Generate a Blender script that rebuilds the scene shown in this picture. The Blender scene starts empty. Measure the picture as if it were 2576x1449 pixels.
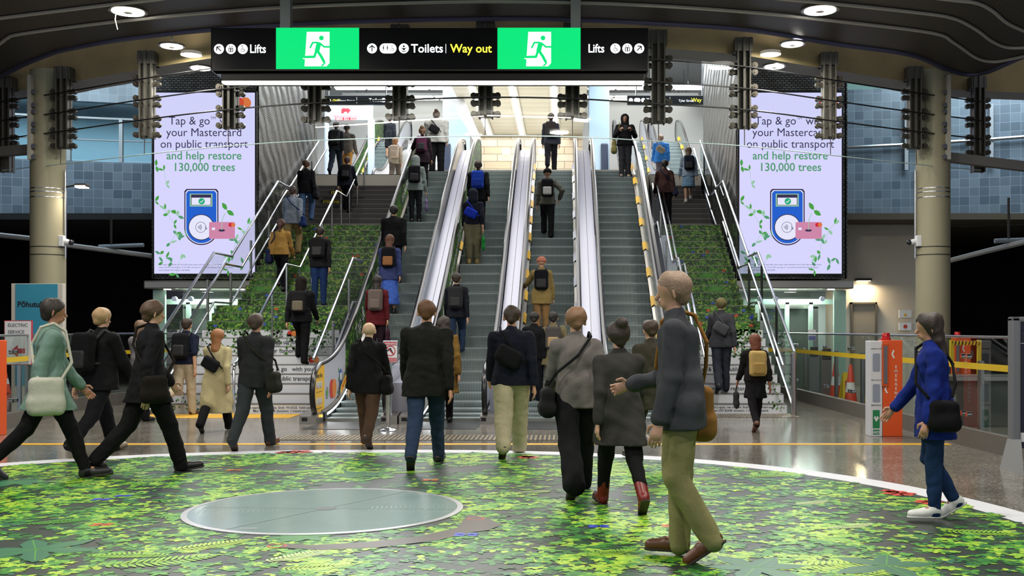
import bpy, bmesh, math, random
import numpy as np
from mathutils import Vector, Matrix, noise
random.seed(7)
SC = bpy.context.scene
COL = SC.collection
# ------------------------------------------------------------------ camera
F, PX, PY, CH = 2710.0, 1420.0, 826.0, 1.55       # focal length and principal point in pixels, eye height
cd = bpy.data.cameras.new('camera'); cam = bpy.data.objects.new('camera', cd); COL.objects.link(cam)
cam.location = (0, 0, CH); cam.rotation_euler = (math.pi/2, 0, 0)
cd.sensor_width = 36; cd.sensor_fit = 'HORIZONTAL'; cd.lens = 36*F/2576
cd.shift_x = (1288-PX)/2576; cd.shift_y = (PY-724.5)/2576
cd.clip_start = 0.05; cd.clip_end = 300
SC.camera = cam
# ------------------------------------------------------------------ world, exposure
wd = bpy.data.worlds.new('station_air'); SC.world = wd; wd.use_nodes = True
bg = wd.node_tree.nodes['Background']; bg.inputs[0].default_value = (.80, .86, 1, 1); bg.inputs[1].default_value = .42
vs = SC.view_settings
SC.display_settings.display_device = 'sRGB'
vs.view_transform = 'Standard'; vs.look = 'None'; vs.exposure = 0.42; vs.gamma = 1.0; vs.use_curve_mapping = False
cy = SC.cycles
cy.use_denoising = True
cy.max_bounces = 6; cy.diffuse_bounces = 3; cy.glossy_bounces = 3; cy.transmission_bounces = 4; cy.transparent_max_bounces = 24
cy.sample_clamp_indirect = 4.0; cy.caustics_reflective = False; cy.caustics_refractive = False
# ------------------------------------------------------------------ large lights
def area(name, loc, size, power, col=(1, .95, .88), rot=(0, 0, 0), size_y=None, parent=None, spread=None):
    l = bpy.data.lights.new(name, 'AREA'); l.energy = power; l.color = col
    if size_y is None: l.shape = 'DISK'; l.size = size
    else: l.shape = 'RECTANGLE'; l.size = size; l.size_y = size_y
    if spread: l.spread = spread
    o = bpy.data.objects.new(name, l); COL.objects.link(o); o.location = loc; o.rotation_euler = rot
    if parent: o.parent = parent; o.location = Vector(loc)-wl(parent)
    return o
def wl(o):
    v = Vector((0, 0, 0))
    while o is not None: v += o.location; o = o.parent
    return v
# bright upper concourse: rows of fluorescent strips under its ceilings
area('concourse_glow', (-1.6, 39, 9.35), 3.6, 330, (1, .96, .90), size_y=12)
area('concourse_glow', (-6.6, 38, 11.6), 5, 1250, (.95, .97, 1), size_y=10)
area('concourse_glow', (4.0, 38, 11.6), 5, 1250, (.95, .97, 1), size_y=10)
# added area light under the escalator hall roof, no lamps modelled there
area('escalator_hall_glow', (-1.4, 26, 9.9), 6.5, 480, (1, .97, .93), size_y=7)
# upper gallery beside the tiled drum wall
area('gallery_glow', (-13.6, 26.5, 9.5), 5, 430, (.70, .87, 1), size_y=3, rot=(.7, 0, 0))
area('gallery_glow', (11.2, 26.0, 9.5), 5, 430, (.70, .87, 1), size_y=3, rot=(.7, 0, 0))

# ------------------------------------------------------------------ helpers
def tag(o, label=None, cat=None, group=None, kind=None):
    if label: o['label'] = label
    if cat: o['category'] = cat
    if group: o['group'] = group
    if kind: o['kind'] = kind
    return o
def thing(name, loc, label, cat, group=None):
    o = bpy.data.objects.new(name, None); COL.objects.link(o); o.location = loc; o.empty_display_size = .1
    return tag(o, label, cat, group)
def dup(o, parent=None, loc=None, label=None):
    c = o.copy(); COL.objects.link(c)
    if parent is not None: c.parent = parent
    if loc is not None: c.location = loc
    if label: c['label'] = label
    for ch in list(o.children):
        if ch.type == 'LIGHT':
            d = ch.copy(); COL.objects.link(d); d.parent = c; continue
        dup(ch, c)
    return c
ORD = ['first', 'second', 'third', 'fourth', 'fifth', 'sixth', 'seventh', 'eighth', 'ninth', 'tenth', 'eleventh', 'twelfth', 'thirteenth', 'fourteenth', 'fifteenth']
def W(px, py, Y): return Vector(((px-PX)*Y/F, Y, CH+(PY-py)*Y/F))
def FL(px, py):                                   # a floor point seen at a pixel
    Y = F*CH/(py-PY); return Vector(((px-PX)*Y/F, Y, 0))
_m = {}
def S(h):                                         # '#rrggbb' to linear
    v = [int(h[i:i+2], 16)/255 for i in (1, 3, 5)]
    return tuple(((c/12.92) if c <= .04045 else ((c+.055)/1.055)**2.4) for c in v)
def mat(name, col=(.5, .5, .5), rough=.6, metal=0., emit=0., spec=.5, bump=None, noise_amt=0., nscale=6., coat=0.):
    if name in _m: return _m[name]
    if isinstance(col, str): col = S(col)
    m = bpy.data.materials.new(name); m.use_nodes = True; nt = m.node_tree; b = nt.nodes['Principled BSDF']
    b.inputs['Base Color'].default_value = (*col, 1); b.inputs['Roughness'].default_value = rough; b.inputs['Metallic'].default_value = metal
    b.inputs['Specular IOR Level'].default_value = spec; b.inputs['Coat Weight'].default_value = coat
    if emit: b.inputs['Emission Color'].default_value = (*col, 1); b.inputs['Emission Strength'].default_value = emit
    if noise_amt or bump:
        tc = nt.nodes.new('ShaderNodeTexCoord'); n = nt.nodes.new('ShaderNodeTexNoise'); n.inputs['Scale'].default_value = nscale; n.inputs['Detail'].default_value = 6
        nt.links.new(tc.outputs['Object'], n.inputs['Vector'])
        if noise_amt:
            mx = nt.nodes.new('ShaderNodeMix'); mx.data_type = 'RGBA'
            mx.inputs['A'].default_value = (*[c*(1-noise_amt) for c in col], 1); mx.inputs['B'].default_value = (*[min(1, c*(1+noise_amt)) for c in col], 1)
            nt.links.new(n.outputs['Fac'], mx.inputs['Factor']); nt.links.new(mx.outputs['Result'], b.inputs['Base Color'])
        if bump:
            bp = nt.nodes.new('ShaderNodeBump'); bp.inputs['Strength'].default_value = bump; bp.inputs['Distance'].default_value = .02
            nt.links.new(n.outputs['Fac'], bp.inputs['Height']); nt.links.new(bp.outputs['Normal'], b.inputs['Normal'])
    _m[name] = m; return m
def emis(name, col, s=1.):
    if name in _m: return _m[name]
    if isinstance(col, str): col = S(col)
    m = bpy.data.materials.new(name); m.use_nodes = True; b = m.node_tree.nodes['Principled BSDF']
    b.inputs['Base Color'].default_value = (.02, .02, .02, 1); b.inputs['Roughness'].default_value = .6; b.inputs['Specular IOR Level'].default_value = .1
    b.inputs['Emission Color'].default_value = (*col, 1); b.inputs['Emission Strength'].default_value = s
    _m[name] = m; return m
def nodes(name):
    m = bpy.data.materials.new(name); m.use_nodes = True; nt = m.node_tree
    _m[name] = m
    return m, nt, nt.nodes['Principled BSDF'], lambda t: nt.nodes.new('ShaderNode'+t), nt.links.new
def ramp(r, stops):
    e = r.color_ramp.elements
    while len(e) > 1: e.remove(e[-1])
    e[0].position = stops[0][0]; e[0].color = (*stops[0][1], 1)
    for p, c in stops[1:]:
        x = e.new(p); x.color = (*c, 1)
def glass(name, tint=(.93, .97, .96), refl=.9):
    if name in _m: return _m[name]
    m, nt, b, N, L = nodes(name)
    t = N('BsdfTransparent'); t.inputs[0].default_value = (*tint, 1); g = N('BsdfGlossy'); g.inputs['Roughness'].default_value = .02
    lw = N('LayerWeight'); lw.inputs[0].default_value = .5; pw_ = N('Math'); pw_.operation = 'POWER'; pw_.inputs[1].default_value = 4.5; L(lw.outputs['Facing'], pw_.inputs[0])
    mul = N('Math'); mul.operation = 'MULTIPLY_ADD'; mul.inputs[1].default_value = .8*refl; mul.inputs[2].default_value = .06*refl
    mx = N('MixShader'); L(pw_.outputs[0], mul.inputs[0]); L(mul.outputs[0], mx.inputs[0]); L(t.outputs[0], mx.inputs[1]); L(g.outputs[0], mx.inputs[2])
    L(mx.outputs[0], nt.nodes['Material Output'].inputs[0]); return m

class MB:
    def __init__(s): s.v = []; s.f = []; s.m = []; s.T = None; s.mi = 0
    def add(s, vs_, fs, mi=None):
        k = len(s.v); mi = s.mi if mi is None else mi
        for p in vs_:
            p = Vector(p)
            if s.T is not None: p = s.T @ p
            s.v.append((p.x, p.y, p.z))
        for f in fs: s.f.append(tuple(i+k for i in f)); s.m.append(mi)
        return s
    def box(s, lo, hi, mi=None):
        x0, y0, z0 = lo; x1, y1, z1 = hi
        return s.add([(x0, y0, z0), (x1, y0, z0), (x1, y1, z0), (x0, y1, z0), (x0, y0, z1), (x1, y0, z1), (x1, y1, z1), (x0, y1, z1)],
                     [(0, 3, 2, 1), (4, 5, 6, 7), (0, 1, 5, 4), (1, 2, 6, 5), (2, 3, 7, 6), (3, 0, 4, 7)], mi)
    def bbox(s, lo, hi, b=.01, mi=None):              # box with chamfered edges
        bm = bmesh.new(); bmesh.ops.create_cube(bm, size=1)
        c = [(lo[i]+hi[i])/2 for i in range(3)]; d = [hi[i]-lo[i] for i in range(3)]
        for v in bm.verts: v.co = Vector([c[i]+v.co[i]*d[i] for i in range(3)])
        b = min(b, min(d)*.45)
        bmesh.ops.bevel(bm, geom=bm.edges[:], offset=b, segments=2, profile=.6, affect='EDGES')
        bm.verts.index_update(); s.add([v.co for v in bm.verts], [[v.index for v in f.verts] for f in bm.faces], mi); bm.free(); return s
    def quad(s, a, b, c, d, mi=None): return s.add([a, b, c, d], [(0, 1, 2, 3)], mi)
    def poly(s, pts, mi=None): return s.add(pts, [tuple(range(len(pts)))], mi)
    def prism(s, pts, off, mi=None):                  # polygon extruded by a vector
        n = len(pts); off = Vector(off); a = [Vector(p) for p in pts]
        return s.add(a+[p+off for p in a], [tuple(range(n))[::-1], tuple(range(n, 2*n))]+[(i, (i+1) % n, n+(i+1) % n, n+i) for i in range(n)], mi)
    def tube(s, path, r, n=8, mi=None, closed=False, flat=1.):
        P = [Vector(p) for p in path]; N = len(P); vs_ = []; rr = r if isinstance(r, (list, tuple)) else [r]*N
        prev = None
        for i, p in enumerate(P):
            if closed: t = P[(i+1) % N]-P[i-1]
            else: t = P[min(i+1, N-1)]-P[max(i-1, 0)]
            t.normalize()
            if prev is None:
                u = Vector((0, 0, 1)) if abs(t.z) < .9 else Vector((1, 0, 0))
                u = (u-t*u.dot(t)).normalized()
            else: u = (prev-t*prev.dot(t)).normalized()
            prev = u; w = t.cross(u)
            for k in range(n):
                a = 2*math.pi*k/n; vs_.append(p+rr[i]*(math.cos(a)*u*flat+math.sin(a)*w))
        fs = []
        for i in range(N if closed else N-1):
            j = (i+1) % N
            for k in range(n): fs.append((i*n+k, i*n+(k+1) % n, j*n+(k+1) % n, j*n+k))
        if not closed: fs += [tuple(range(n))[::-1], tuple((N-1)*n+k for k in range(n))]
        return s.add(vs_, fs, mi)
    def cyl(s, a, b, r, r2=None, n=16, mi=None): return s.tube([a, b], [r, r if r2 is None else r2], n, mi)
    def lathe(s, c, prof, n=24, mi=None):             # profile of (r, z) round a vertical axis
        vs_ = []; fs = []; c = Vector(c)
        for r, z in prof:
            for k in range(n):
                a = 2*math.pi*k/n; vs_.append(c+Vector((r*math.cos(a), r*math.sin(a), z)))
        for i in range(len(prof)-1):
            for k in range(n): fs.append((i*n+k, i*n+(k+1) % n, (i+1)*n+(k+1) % n, (i+1)*n+k))
        fs += [tuple(range(n))[::-1], tuple((len(prof)-1)*n+k for k in range(n))]
        return s.add(vs_, fs, mi)
    def ball(s, c, r, n=10, mi=None):
        if not isinstance(r, (tuple, list)): r = (r, r, r)
        vs_ = []; fs = []; h = n//2+1; c = Vector(c)
        for i in range(h+1):
            t = math.pi*i/h
            for k in range(n):
                a = 2*math.pi*k/n; vs_.append(c+Vector((r[0]*math.sin(t)*math.cos(a), r[1]*math.sin(t)*math.sin(a), r[2]*math.cos(t))))
        for i in range(h):
            for k in range(n): fs.append((i*n+k, (i+1)*n+k, (i+1)*n+(k+1) % n, i*n+(k+1) % n))
        return s.add(vs_, fs, mi)
    def build(s, name, mats, parent=None, loc=None, smooth=False):
        if not isinstance(mats, (list, tuple)): mats = [mats]
        o0 = wl(parent) if parent is not None else (Vector(loc) if loc is not None else Vector((0, 0, 0)))
        me = bpy.data.meshes.new(name); me.from_pydata([(x-o0.x, y-o0.y, z-o0.z) for x, y, z in s.v], [], s.f)
        for m in mats: me.materials.append(m)
        if len(mats) > 1: me.polygons.foreach_set('material_index', s.m)
        if smooth:
            me.polygons.foreach_set('use_smooth', [True]*len(me.polygons)); me.set_sharp_from_angle(angle=math.radians(38))
        me.update()
        o = bpy.data.objects.new(name, me); COL.objects.link(o)
        if parent is not None: o.parent = parent
        elif loc is not None: o.location = loc
        return o
class Flat:
    """Flat print on a plane: (u, v) in metres from origin o; layers lifted off along n."""
    def __init__(s, o, u, v, mats, lift=.0015):
        s.o = Vector(o); s.u = Vector(u).normalized(); s.v = Vector(v).normalized(); s.n = s.u.cross(s.v).normalized(); s.mb = MB(); s.mats = mats; s.l = lift
    def p(s, a, b, k=1): return s.o+s.u*a+s.v*b+s.n*(k*s.l)
    def poly(s, pts, mi=0, k=1): s.mb.poly([s.p(a, b, k) for a, b in pts], mi); return s
    def rect(s, a0, b0, a1, b1, mi=0, k=1): return s.poly([(a0, b0), (a1, b0), (a1, b1), (a0, b1)], mi, k)
    def disc(s, a, b, r, mi=0, k=1, n=28, ry=None):
        ry = ry or r
        return s.poly([(a+r*math.cos(2*math.pi*i/n), b+ry*math.sin(2*math.pi*i/n)) for i in range(n)], mi, k)
    def ring(s, a, b, r, w, mi=0, k=1, a0=0, a1=360, n=28):
        for i in range(n):
            t, t2 = math.radians(a0+(a1-a0)*i/n), math.radians(a0+(a1-a0)*(i+1)/n)
            s.poly([(a+(r-w)*math.cos(t), b+(r-w)*math.sin(t)), (a+r*math.cos(t), b+r*math.sin(t)), (a+r*math.cos(t2), b+r*math.sin(t2)), (a+(r-w)*math.cos(t2), b+(r-w)*math.sin(t2))], mi, k)
        return s
    def rrect(s, a0, b0, a1, b1, r, mi=0, k=1):
        pts = []
        for cx, cy_, t0 in ((a1-r, b1-r, 0), (a0+r, b1-r, 90), (a0+r, b0+r, 180), (a1-r, b0+r, 270)):
            pts += [(cx+r*math.cos(math.radians(t0+t)), cy_+r*math.sin(math.radians(t0+t))) for t in range(0, 91, 15)]
        return s.poly(pts, mi, k)
    def stroke(s, pts, w, mi=0, k=1, caps=True):
        for (a, b), (c, d) in zip(pts[:-1], pts[1:]):
            L = math.hypot(c-a, d-b) or 1; nx, ny = -(d-b)/L*w/2, (c-a)/L*w/2
            s.poly([(a+nx, b+ny), (a-nx, b-ny), (c-nx, d-ny), (c+nx, d+ny)], mi, k)
        if caps:
            for a, b in pts: s.disc(a, b, w/2, mi, k+.15, 12)
        return s
    def leaf(s, a, b, L, w, ang, mi=0, k=1):
        c, d = math.cos(ang), math.sin(ang)
        pts = [(0, 0), (.25, .8), (.55, 1), (.8, .6), (1, 0), (.8, -.6), (.55, -1), (.25, -.8)]
        return s.poly([(a+c*x*L-d*y*w/2, b+d*x*L+c*y*w/2) for x, y in pts], mi, k)
    def build(s, name, parent=None, loc=None): return s.mb.build(name, s.mats, parent, loc)
def txt(body, o, u, v, size, m, parent, name='lettering', align='CENTER', bold=0., lift=.003, sx=1.):
    """Lettering as a flat mesh on the plane (o, u, v); o is the baseline anchor."""
    c = bpy.data.curves.new(name, 'FONT'); c.body = body; c.size = size; c.align_x = align; c.offset = bold*size; c.resolution_u = 3
    c.space_character = 1.0
    ob = bpy.data.objects.new('tmp', c); COL.objects.link(ob)
    dg = bpy.context.evaluated_depsgraph_get(); me = bpy.data.meshes.new_from_object(ob.evaluated_get(dg))
    bpy.data.objects.remove(ob); bpy.data.curves.remove(c)
    u = Vector(u).normalized(); v = Vector(v).normalized(); n = u.cross(v); o = Vector(o); off = wl(parent) if parent is not None else Vector((0, 0, 0))
    for q in me.vertices: q.co = o+u*q.co.x*sx+v*q.co.y+n*lift-off
    me.materials.clear(); me.materials.append(m); me.name = name
    r = bpy.data.objects.new(name, me); COL.objects.link(r)
    if parent is not None: r.parent = parent
    return r
# ------------------------------------------------------------------ shared materials
steel = mat('brushed_steel', '#b9bcc0', .25, 1.)
chrome = mat('polished_steel', '#d8dade', .12, 1.)
black = mat('black_paint', '#0c0d10', .4)
darkmetal = mat('dark_painted_steel', '#34332f', .45, .3)
rubber = mat('black_rubber', '#0e0e10', .3, 0, 0, .6)
white = mat('white_print', '#d9dadd', .4)
greypost = mat('grey_paint', '#8b8d8e', .5)
def veg_mat(name, scale, stops, rough=.5):
    m, nt, b, N, L = nodes(name)
    tc = N('TexCoord'); n = N('TexNoise'); n.inputs['Scale'].default_value = scale*.5; n.inputs['Detail'].default_value = 3
    mx = N('Mix'); mx.data_type = 'RGBA'; mx.blend_type = 'LINEAR_LIGHT'; mx.inputs['Factor'].default_value = .06
    L(tc.outputs['Object'], n.inputs['Vector']); L(tc.outputs['Object'], mx.inputs['A']); L(n.outputs['Color'], mx.inputs['B'])
    v = N('TexVoronoi'); v.inputs['Scale'].default_value = scale; L(mx.outputs['Result'], v.inputs['Vector'])
    sp = N('SeparateColor'); L(v.outputs['Color'], sp.inputs[0]); r = N('ValToRGB'); ramp(r, stops); 
    big = N('TexNoise'); big.inputs['Scale'].default_value = scale*.16; L(tc.outputs['Object'], big.inputs['Vector'])
    ad = N('Math'); ad.operation = 'MULTIPLY_ADD'; ad.inputs[1].default_value = 1.1; ad.inputs[2].default_value = -.55
    L(big.outputs['Fac'], ad.inputs[0]); sm = N('Math'); L(sp.outputs[0], sm.inputs[0]); L(ad.outputs[0], sm.inputs[1]); L(sm.outputs[0], r.inputs[0])
    v2 = N('TexVoronoi'); v2.feature = 'DISTANCE_TO_EDGE'; v2.inputs['Scale'].default_value = scale; L(mx.outputs['Result'], v2.inputs['Vector'])
    mr = N('MapRange'); mr.inputs['From Max'].default_value = .25; mr.inputs['To Min'].default_value = .3; L(v2.outputs['Distance'], mr.inputs['Value'])
    mu = N('Mix'); mu.data_type = 'RGBA'; mu.blend_type = 'MULTIPLY'; mu.inputs['Factor'].default_value = 1
    L(r.outputs[0], mu.inputs['A']); L(mr.outputs[0], mu.inputs['B']); L(mu.outputs['Result'], b.inputs['Base Color']); b.inputs['Roughness'].default_value = rough
    return m
veg = veg_mat('leafy_print', 17., [(0, S('#0d1f0c')), (.3, S('#1c4012')), (.55, S('#33691b')), (.75, S('#4f8a25')), (.95, S('#8bb13a'))])
# ================================================================== structure
def st(o): o['kind'] = 'structure'; return o
# ---- polished terrazzo floor
m, nt, b, N, L = nodes('terrazzo')
tc = N('TexCoord'); n1 = N('TexVoronoi'); n1.inputs['Scale'].default_value = 60; L(tc.outputs['Object'], n1.inputs['Vector'])
n2 = N('TexNoise'); n2.inputs['Scale'].default_value = 1.3; n2.inputs['Detail'].default_value = 5; L(tc.outputs['Object'], n2.inputs['Vector'])
sp = N('SeparateColor'); L(n1.outputs['Color'], sp.inputs[0]); r = N('ValToRGB'); ramp(r, [(0, S('#55524c')), (.6, S('#736f68')), (.9, S('#8a857b')), (1, S('#a8a297'))]); L(sp.outputs[0], r.inputs[0])
r2 = N('ValToRGB'); ramp(r2, [(.3, (.75,)*3), (.7, (1.1,)*3)]); L(n2.outputs['Fac'], r2.inputs[0])
mu = N('Mix'); mu.data_type = 'RGBA'; mu.blend_type = 'MULTIPLY'; mu.inputs['Factor'].default_value = 1; L(r.outputs[0], mu.inputs['A']); L(r2.outputs[0], mu.inputs['B'])
L(mu.outputs['Result'], b.inputs['Base Color']); b.inputs['Roughness'].default_value = .14; b.inputs['Specular IOR Level'].default_value = .6
terrazzo = m
st(MB().box((-26, -4, -.3), (22, 60, 0)).build('floor', terrazzo))
# ---- vegetation print on the floor
CX, CY, RA, RB, EN = -2.2, 7.3, 6.2, 6.45, 2.3
def sup(k=1., n=160):
    o = []
    for i in range(n):
        t = 2*math.pi*i/n; c, s = math.cos(t), math.sin(t)
        o.append((CX+RA*k*math.copysign(abs(c)**(2/EN), c), CY+RB*k*math.copysign(abs(s)**(2/EN), s)))
    return o
def inside(x, y, k): return (abs(x-CX)/(RA*k))**EN+(abs(y-CY)/(RB*k))**EN < 1
gloss = .38
gm = [mat('vinyl_white', '#d6d8de', gloss), mat('vinyl_dark_green', '#232f26', gloss, noise_amt=.5, nscale=3)]
for nm, c in (('vinyl_leaf_deep', '#1b4a22'), ('vinyl_leaf_green', '#2f7a2c'), ('vinyl_leaf_mid', '#4f9a2b'), ('vinyl_leaf_bright', '#84b92f'), ('vinyl_leaf_lime', '#a9cc3c'), ('vinyl_fern_pale', '#b9c98a'),
              ('vinyl_red', '#c8402c'), ('vinyl_blue', '#3a4fc4'), ('vinyl_orange', '#c9692a'), ('vinyl_bark', '#4a4234'), ('vinyl_bluegreen', '#2d6b4a'), ('vinyl_palm', '#4f9a56')): gm.append(mat(nm, c, gloss))
fp = Flat((0, 0, 0), (1, 0, 0), (0, 1, 0), gm, .001)
fp.poly(sup(1.), 0, 1.5); fp.poly(sup(.95), 1, 3)
rnd = random.Random(11)
def vis(x, y): return 5.7 < y < 13.9 and -120 < PX+x*F/y < 2700
def clump(x, y): return noise.noise(Vector((x*.9, y*.9, 3)))+.5*noise.noise(Vector((x*2.3, y*2.3, 9)))
cnt = 0
while cnt < 7600:
    x, y = rnd.uniform(-8.4, 4.1), rnd.uniform(5.7, 13.7)
    kk = .942+.03*noise.noise(Vector((x*5, y*5, 1)))
    if not inside(x, y, kk) or not vis(x, y): continue
    if math.hypot(x+2.04, y-9.2) < 1.2: continue
    cl = clump(x, y)
    if rnd.random() > (.55+cl*1.2 if cnt >= 2600 else .8+cl): continue
    cnt += 1
    q = rnd.random()*.55+cl*.55+.25
    if cnt < 2600: q = rnd.random()*.42
    mi = 2 if q < .2 else 12 if q < .28 else 3 if q < .42 else 4 if q < .62 else 5 if q < .82 else 6
    nl = rnd.choice((3, 4, 5, 5, 6)); a0 = rnd.uniform(0, 6.28); Ls = rnd.uniform(.048, .088) if cnt >= 2600 else rnd.uniform(.07, .11)
    k = (4.6+rnd.random()*2.1) if cnt >= 2600 else 3.6+rnd.random()
    for i in range(nl): fp.leaf(x, y, Ls*rnd.uniform(.8, 1.15), Ls*.55, a0+i*6.283/nl+rnd.uniform(-.2, .2), mi if rnd.random() < .55 else max(2, min(6, mi+rnd.choice((-1, 1)))), k+rnd.random()*.4)
def fern(x, y, L_, ang, mi, w=.22, n=17, bend=.5):
    px_, py_, a = x, y, ang; pts = [(x, y)]
    for i in range(n):
        st_ = L_/n; a += bend/n; px_ += math.cos(a)*st_; py_ += math.sin(a)*st_; pts.append((px_, py_))
        ll = w*L_*math.sin(math.pi*(.12+.88*(i+1)/(n+1)))
        for sd in (1, -1): fp.leaf(px_, py_, ll, st_*.75, a+sd*1.15, mi, 7)
    fp.stroke(pts, .008, mi, 7, False)
def palm(x, y, L_, n, mi):
    for i in range(n):
        a = 6.283*i/n+rnd.uniform(-.2, .2); fp.leaf(x, y, L_*rnd.uniform(.7, 1)*.8, L_*.30, a, mi, 7.2+i*.02); fp.stroke([(x, y), (x+math.cos(a)*L_*.6, y+math.sin(a)*L_*.6)], .008, 4, 7.6, False)
for px_, py_, L_, a, mi in ((250, 1425, .75, .2, 5), (420, 1385, .6, .4, 6), (660, 1415, .55, .6, 7), (700, 1432, .5, 0, 6), (430, 1400, .55, 2.9, 5), (1300, 1240, .35, .1, 7), (1440, 1400, .5, .2, 5),
                         (330, 1210, .5, .1, 5), (480, 1195, .4, .3, 5), (850, 1300, .5, 2.6, 4), (380, 1300, .55, -.2, 4), (1950, 1425, .75, -.1, 6), (2180, 1448, .7, .5, 6), (2080, 1330, .45, .2, 7),
                         (2360, 1335, .6, -.5, 5), (1870, 1200, .6, .1, 5), (980, 1190, .5, 0, 5), (700, 1190, .5, .2, 5), (1560, 1240, .5, .2, 5), (1130, 1310, .4, .3, 5), (60, 1320, .5, .3, 4), (1700, 1210, .5, .2, 5), (2000, 1270, .4, .3, 7)):
    p = FL(px_, py_); fern(p.x, p.y, L_, a, mi)
for px_, py_, L_, n_, mi in ((90, 1385, .62, 6, 12), (1900, 1430, .55, 6, 12), (2230, 1425, .6, 5, 12), (760, 1350, .38, 9, 3), (900, 1195, .45, 8, 12), (40, 1215, .5, 8, 12)):
    p = FL(px_, py_); palm(p.x, p.y, L_, n_, mi)
def butterfly(px_, py_, s_, mi):
    p = FL(px_, py_)
    for a in (.5, 2.6, -.5, 3.7): fp.leaf(p.x, p.y, s_, s_*.7, a, mi, 8)
    fp.stroke([(p.x, p.y-s_*.3), (p.x, p.y+s_*.4)], s_*.12, 1, 8.3)
for a in ((255, 1258, .10, 9), (310, 1249, .09, 9), (1172, 1347, .11, 9), (1506, 1326, .10, 9), (256, 1322, .10, 10), (1690, 1325, .10, 10), (590, 1184, .1, 10), (1083, 1209, .1, 10), (460, 1166, .12, 9)): butterfly(*a)
for px_, py_, s_ in ((2262, 1243, .17), (2335, 1265, .14), (750, 1138, .2), (715, 1139, .12), (1330, 1152, .15), (2240, 1237, .1), (1325, 1150, .1)):
    p = FL(px_, py_)
    for i in range(6): fp.leaf(p.x, p.y, s_, s_*.7, i*1.05, 8, 8)
for px_, py_ in ((697, 1376), (1197, 1307)):
    p = FL(px_, py_); fp.ring(p.x, p.y, .07, .014, 8, 8.5)
lz = [FL(*q) for q in ((1262, 1322), (1225, 1305), (1180, 1296), (1165, 1310), (1150, 1330), (1050, 1352), (900, 1368), (780, 1374), (720, 1370), (700, 1380), (800, 1386), (950, 1380), (1100, 1362), (1180, 1342), (1230, 1336))]
fp.poly([(p.x, p.y) for p in lz], 11, 7.8)
tag(fp.build('floor_graphic'), 'round green foliage print with white border stuck to the concourse floor', 'floor graphic')
# ---- round glass floor light
sk = thing('floor_skylight', (-2.04, 9.2, 0), 'round frosted glass disc set in the foliage floor print', 'floor light')
g = [mat('frosted_floor_glass', '#93aaa8', .16, noise_amt=.12, nscale=2), mat('glass_joint', '#4a5654', .5), mat('skylight_rim', '#c8cacb', .3, .6), mat('glass_ripple', '#8a9f9b', .3)]
MB().lathe((-2.04, 9.2, 0), [(1.17, .001), (1.17, .011), (1.12, .013), (1.12, .001)], 72).build('rim', g[2], sk)
d = Flat((-2.04, 9.2, .010), (1, 0, 0), (0, 1, 0), g, .0006)
d.disc(0, 0, 1.12, 0, 1, 72)
for k in range(10, 27): d.ring(0, 0, .04*k, .006, 3, 2, -16, 16); d.ring(0, 0, .04*k, .006, 3, 2, 164, 196)
d.stroke([(-.55, -.96), (.55, .96)], .01, 1, 3, False); d.stroke([(-1.1, .05), (1.1, -.05)], .006, 1, 3, False); d.disc(0, 0, .085, 1, 4); d.rect(-.46, -.93, -.32, -.90, 2, 4)
d.build('glass_plate', sk)
# ---- yellow line, tactile strips
yel = mat('yellow_marking', '#d9a514', .45)
tag(MB().box((-9.2, 14.33, 0), (5.15, 14.49, .004)).build('floor_line', yel), 'long thin yellow line across the floor behind the foliage print', 'floor marking')
def tactile(name, x0, x1, y0, y1, m, base, label, studs=False, nx=90):
    t = thing(name, ((x0+x1)/2, (y0+y1)/2, 0), label, 'tactile paving')
    MB().box((x0, y0, 0), (x1, y1, .003)).build('base', base, t)
    q = MB(); w = (x1-x0)/nx
    for i in range(nx):
        xa = x0+i*w+w*.25
        if studs:
            for k in range(7):
                yy = y0+(k+.5)*(y1-y0)/7; q.lathe((xa+w*.25, yy, .003), [(w*.36, 0), (w*.26, .006)], 8)
        else: q.bbox((xa, y0+.02, .003), (xa+w*.42, y1-.02, .010), .003)
    q.build('tread', m, t)
brass = mat('brass_studs', '#b7a685', .3, .8)
tactile('tactile_strip', -4.0, 2.05, 14.9, 15.6, brass, mat('dark_floor_tile', '#3a3836', .3), 'wide metal ribbed tactile strip in front of the escalators', nx=95)
tactile('tactile_strip', -7.6, -4.75, 18.6, 19.45, mat('yellow_tactile', '#d4a31c', .5), mat('yellow_tactile_base', '#b98f1e', .6), 'yellow studded tactile strip at the foot of the wide left stairs', True, 34)
tactile('tactile_strip', 2.5, 4.1, 18.7, 19.5, brass, mat('dark_floor_tile'), 'metal ribbed tactile strip at the foot of the narrow right stairs', nx=26)

# ---- dark mesh ceiling over the platform hall
m, nt, b, N, L = nodes('ceiling_mesh')
tc = N('TexCoord'); mp = N('Mapping'); mp.inputs['Rotation'].default_value = (0, 0, .5); L(tc.outputs['Object'], mp.inputs[0])
w1 = N('TexWave'); w1.inputs['Scale'].default_value = 9; w1.inputs['Distortion'].default_value = 1.2; w1.inputs['Detail'].default_value = 3; L(mp.outputs[0], w1.inputs[0])
n1 = N('TexNoise'); n1.inputs['Scale'].default_value = 30; L(tc.outputs['Object'], n1.inputs[0])
ad = N('Math'); ad.operation = 'MULTIPLY'; L(w1.outputs['Fac'], ad.inputs[0]); L(n1.outputs['Fac'], ad.inputs[1])
r = N('ValToRGB'); ramp(r, [(0, S('#2a2522')), (.3, S('#4a423d')), (.7, S('#6f655d'))]); L(ad.outputs[0], r.inputs[0]); L(r.outputs[0], b.inputs['Base Color']); b.inputs['Roughness'].default_value = .5; b.inputs['Metallic'].default_value = .3
cmesh = m
CZ = 6.5
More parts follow.
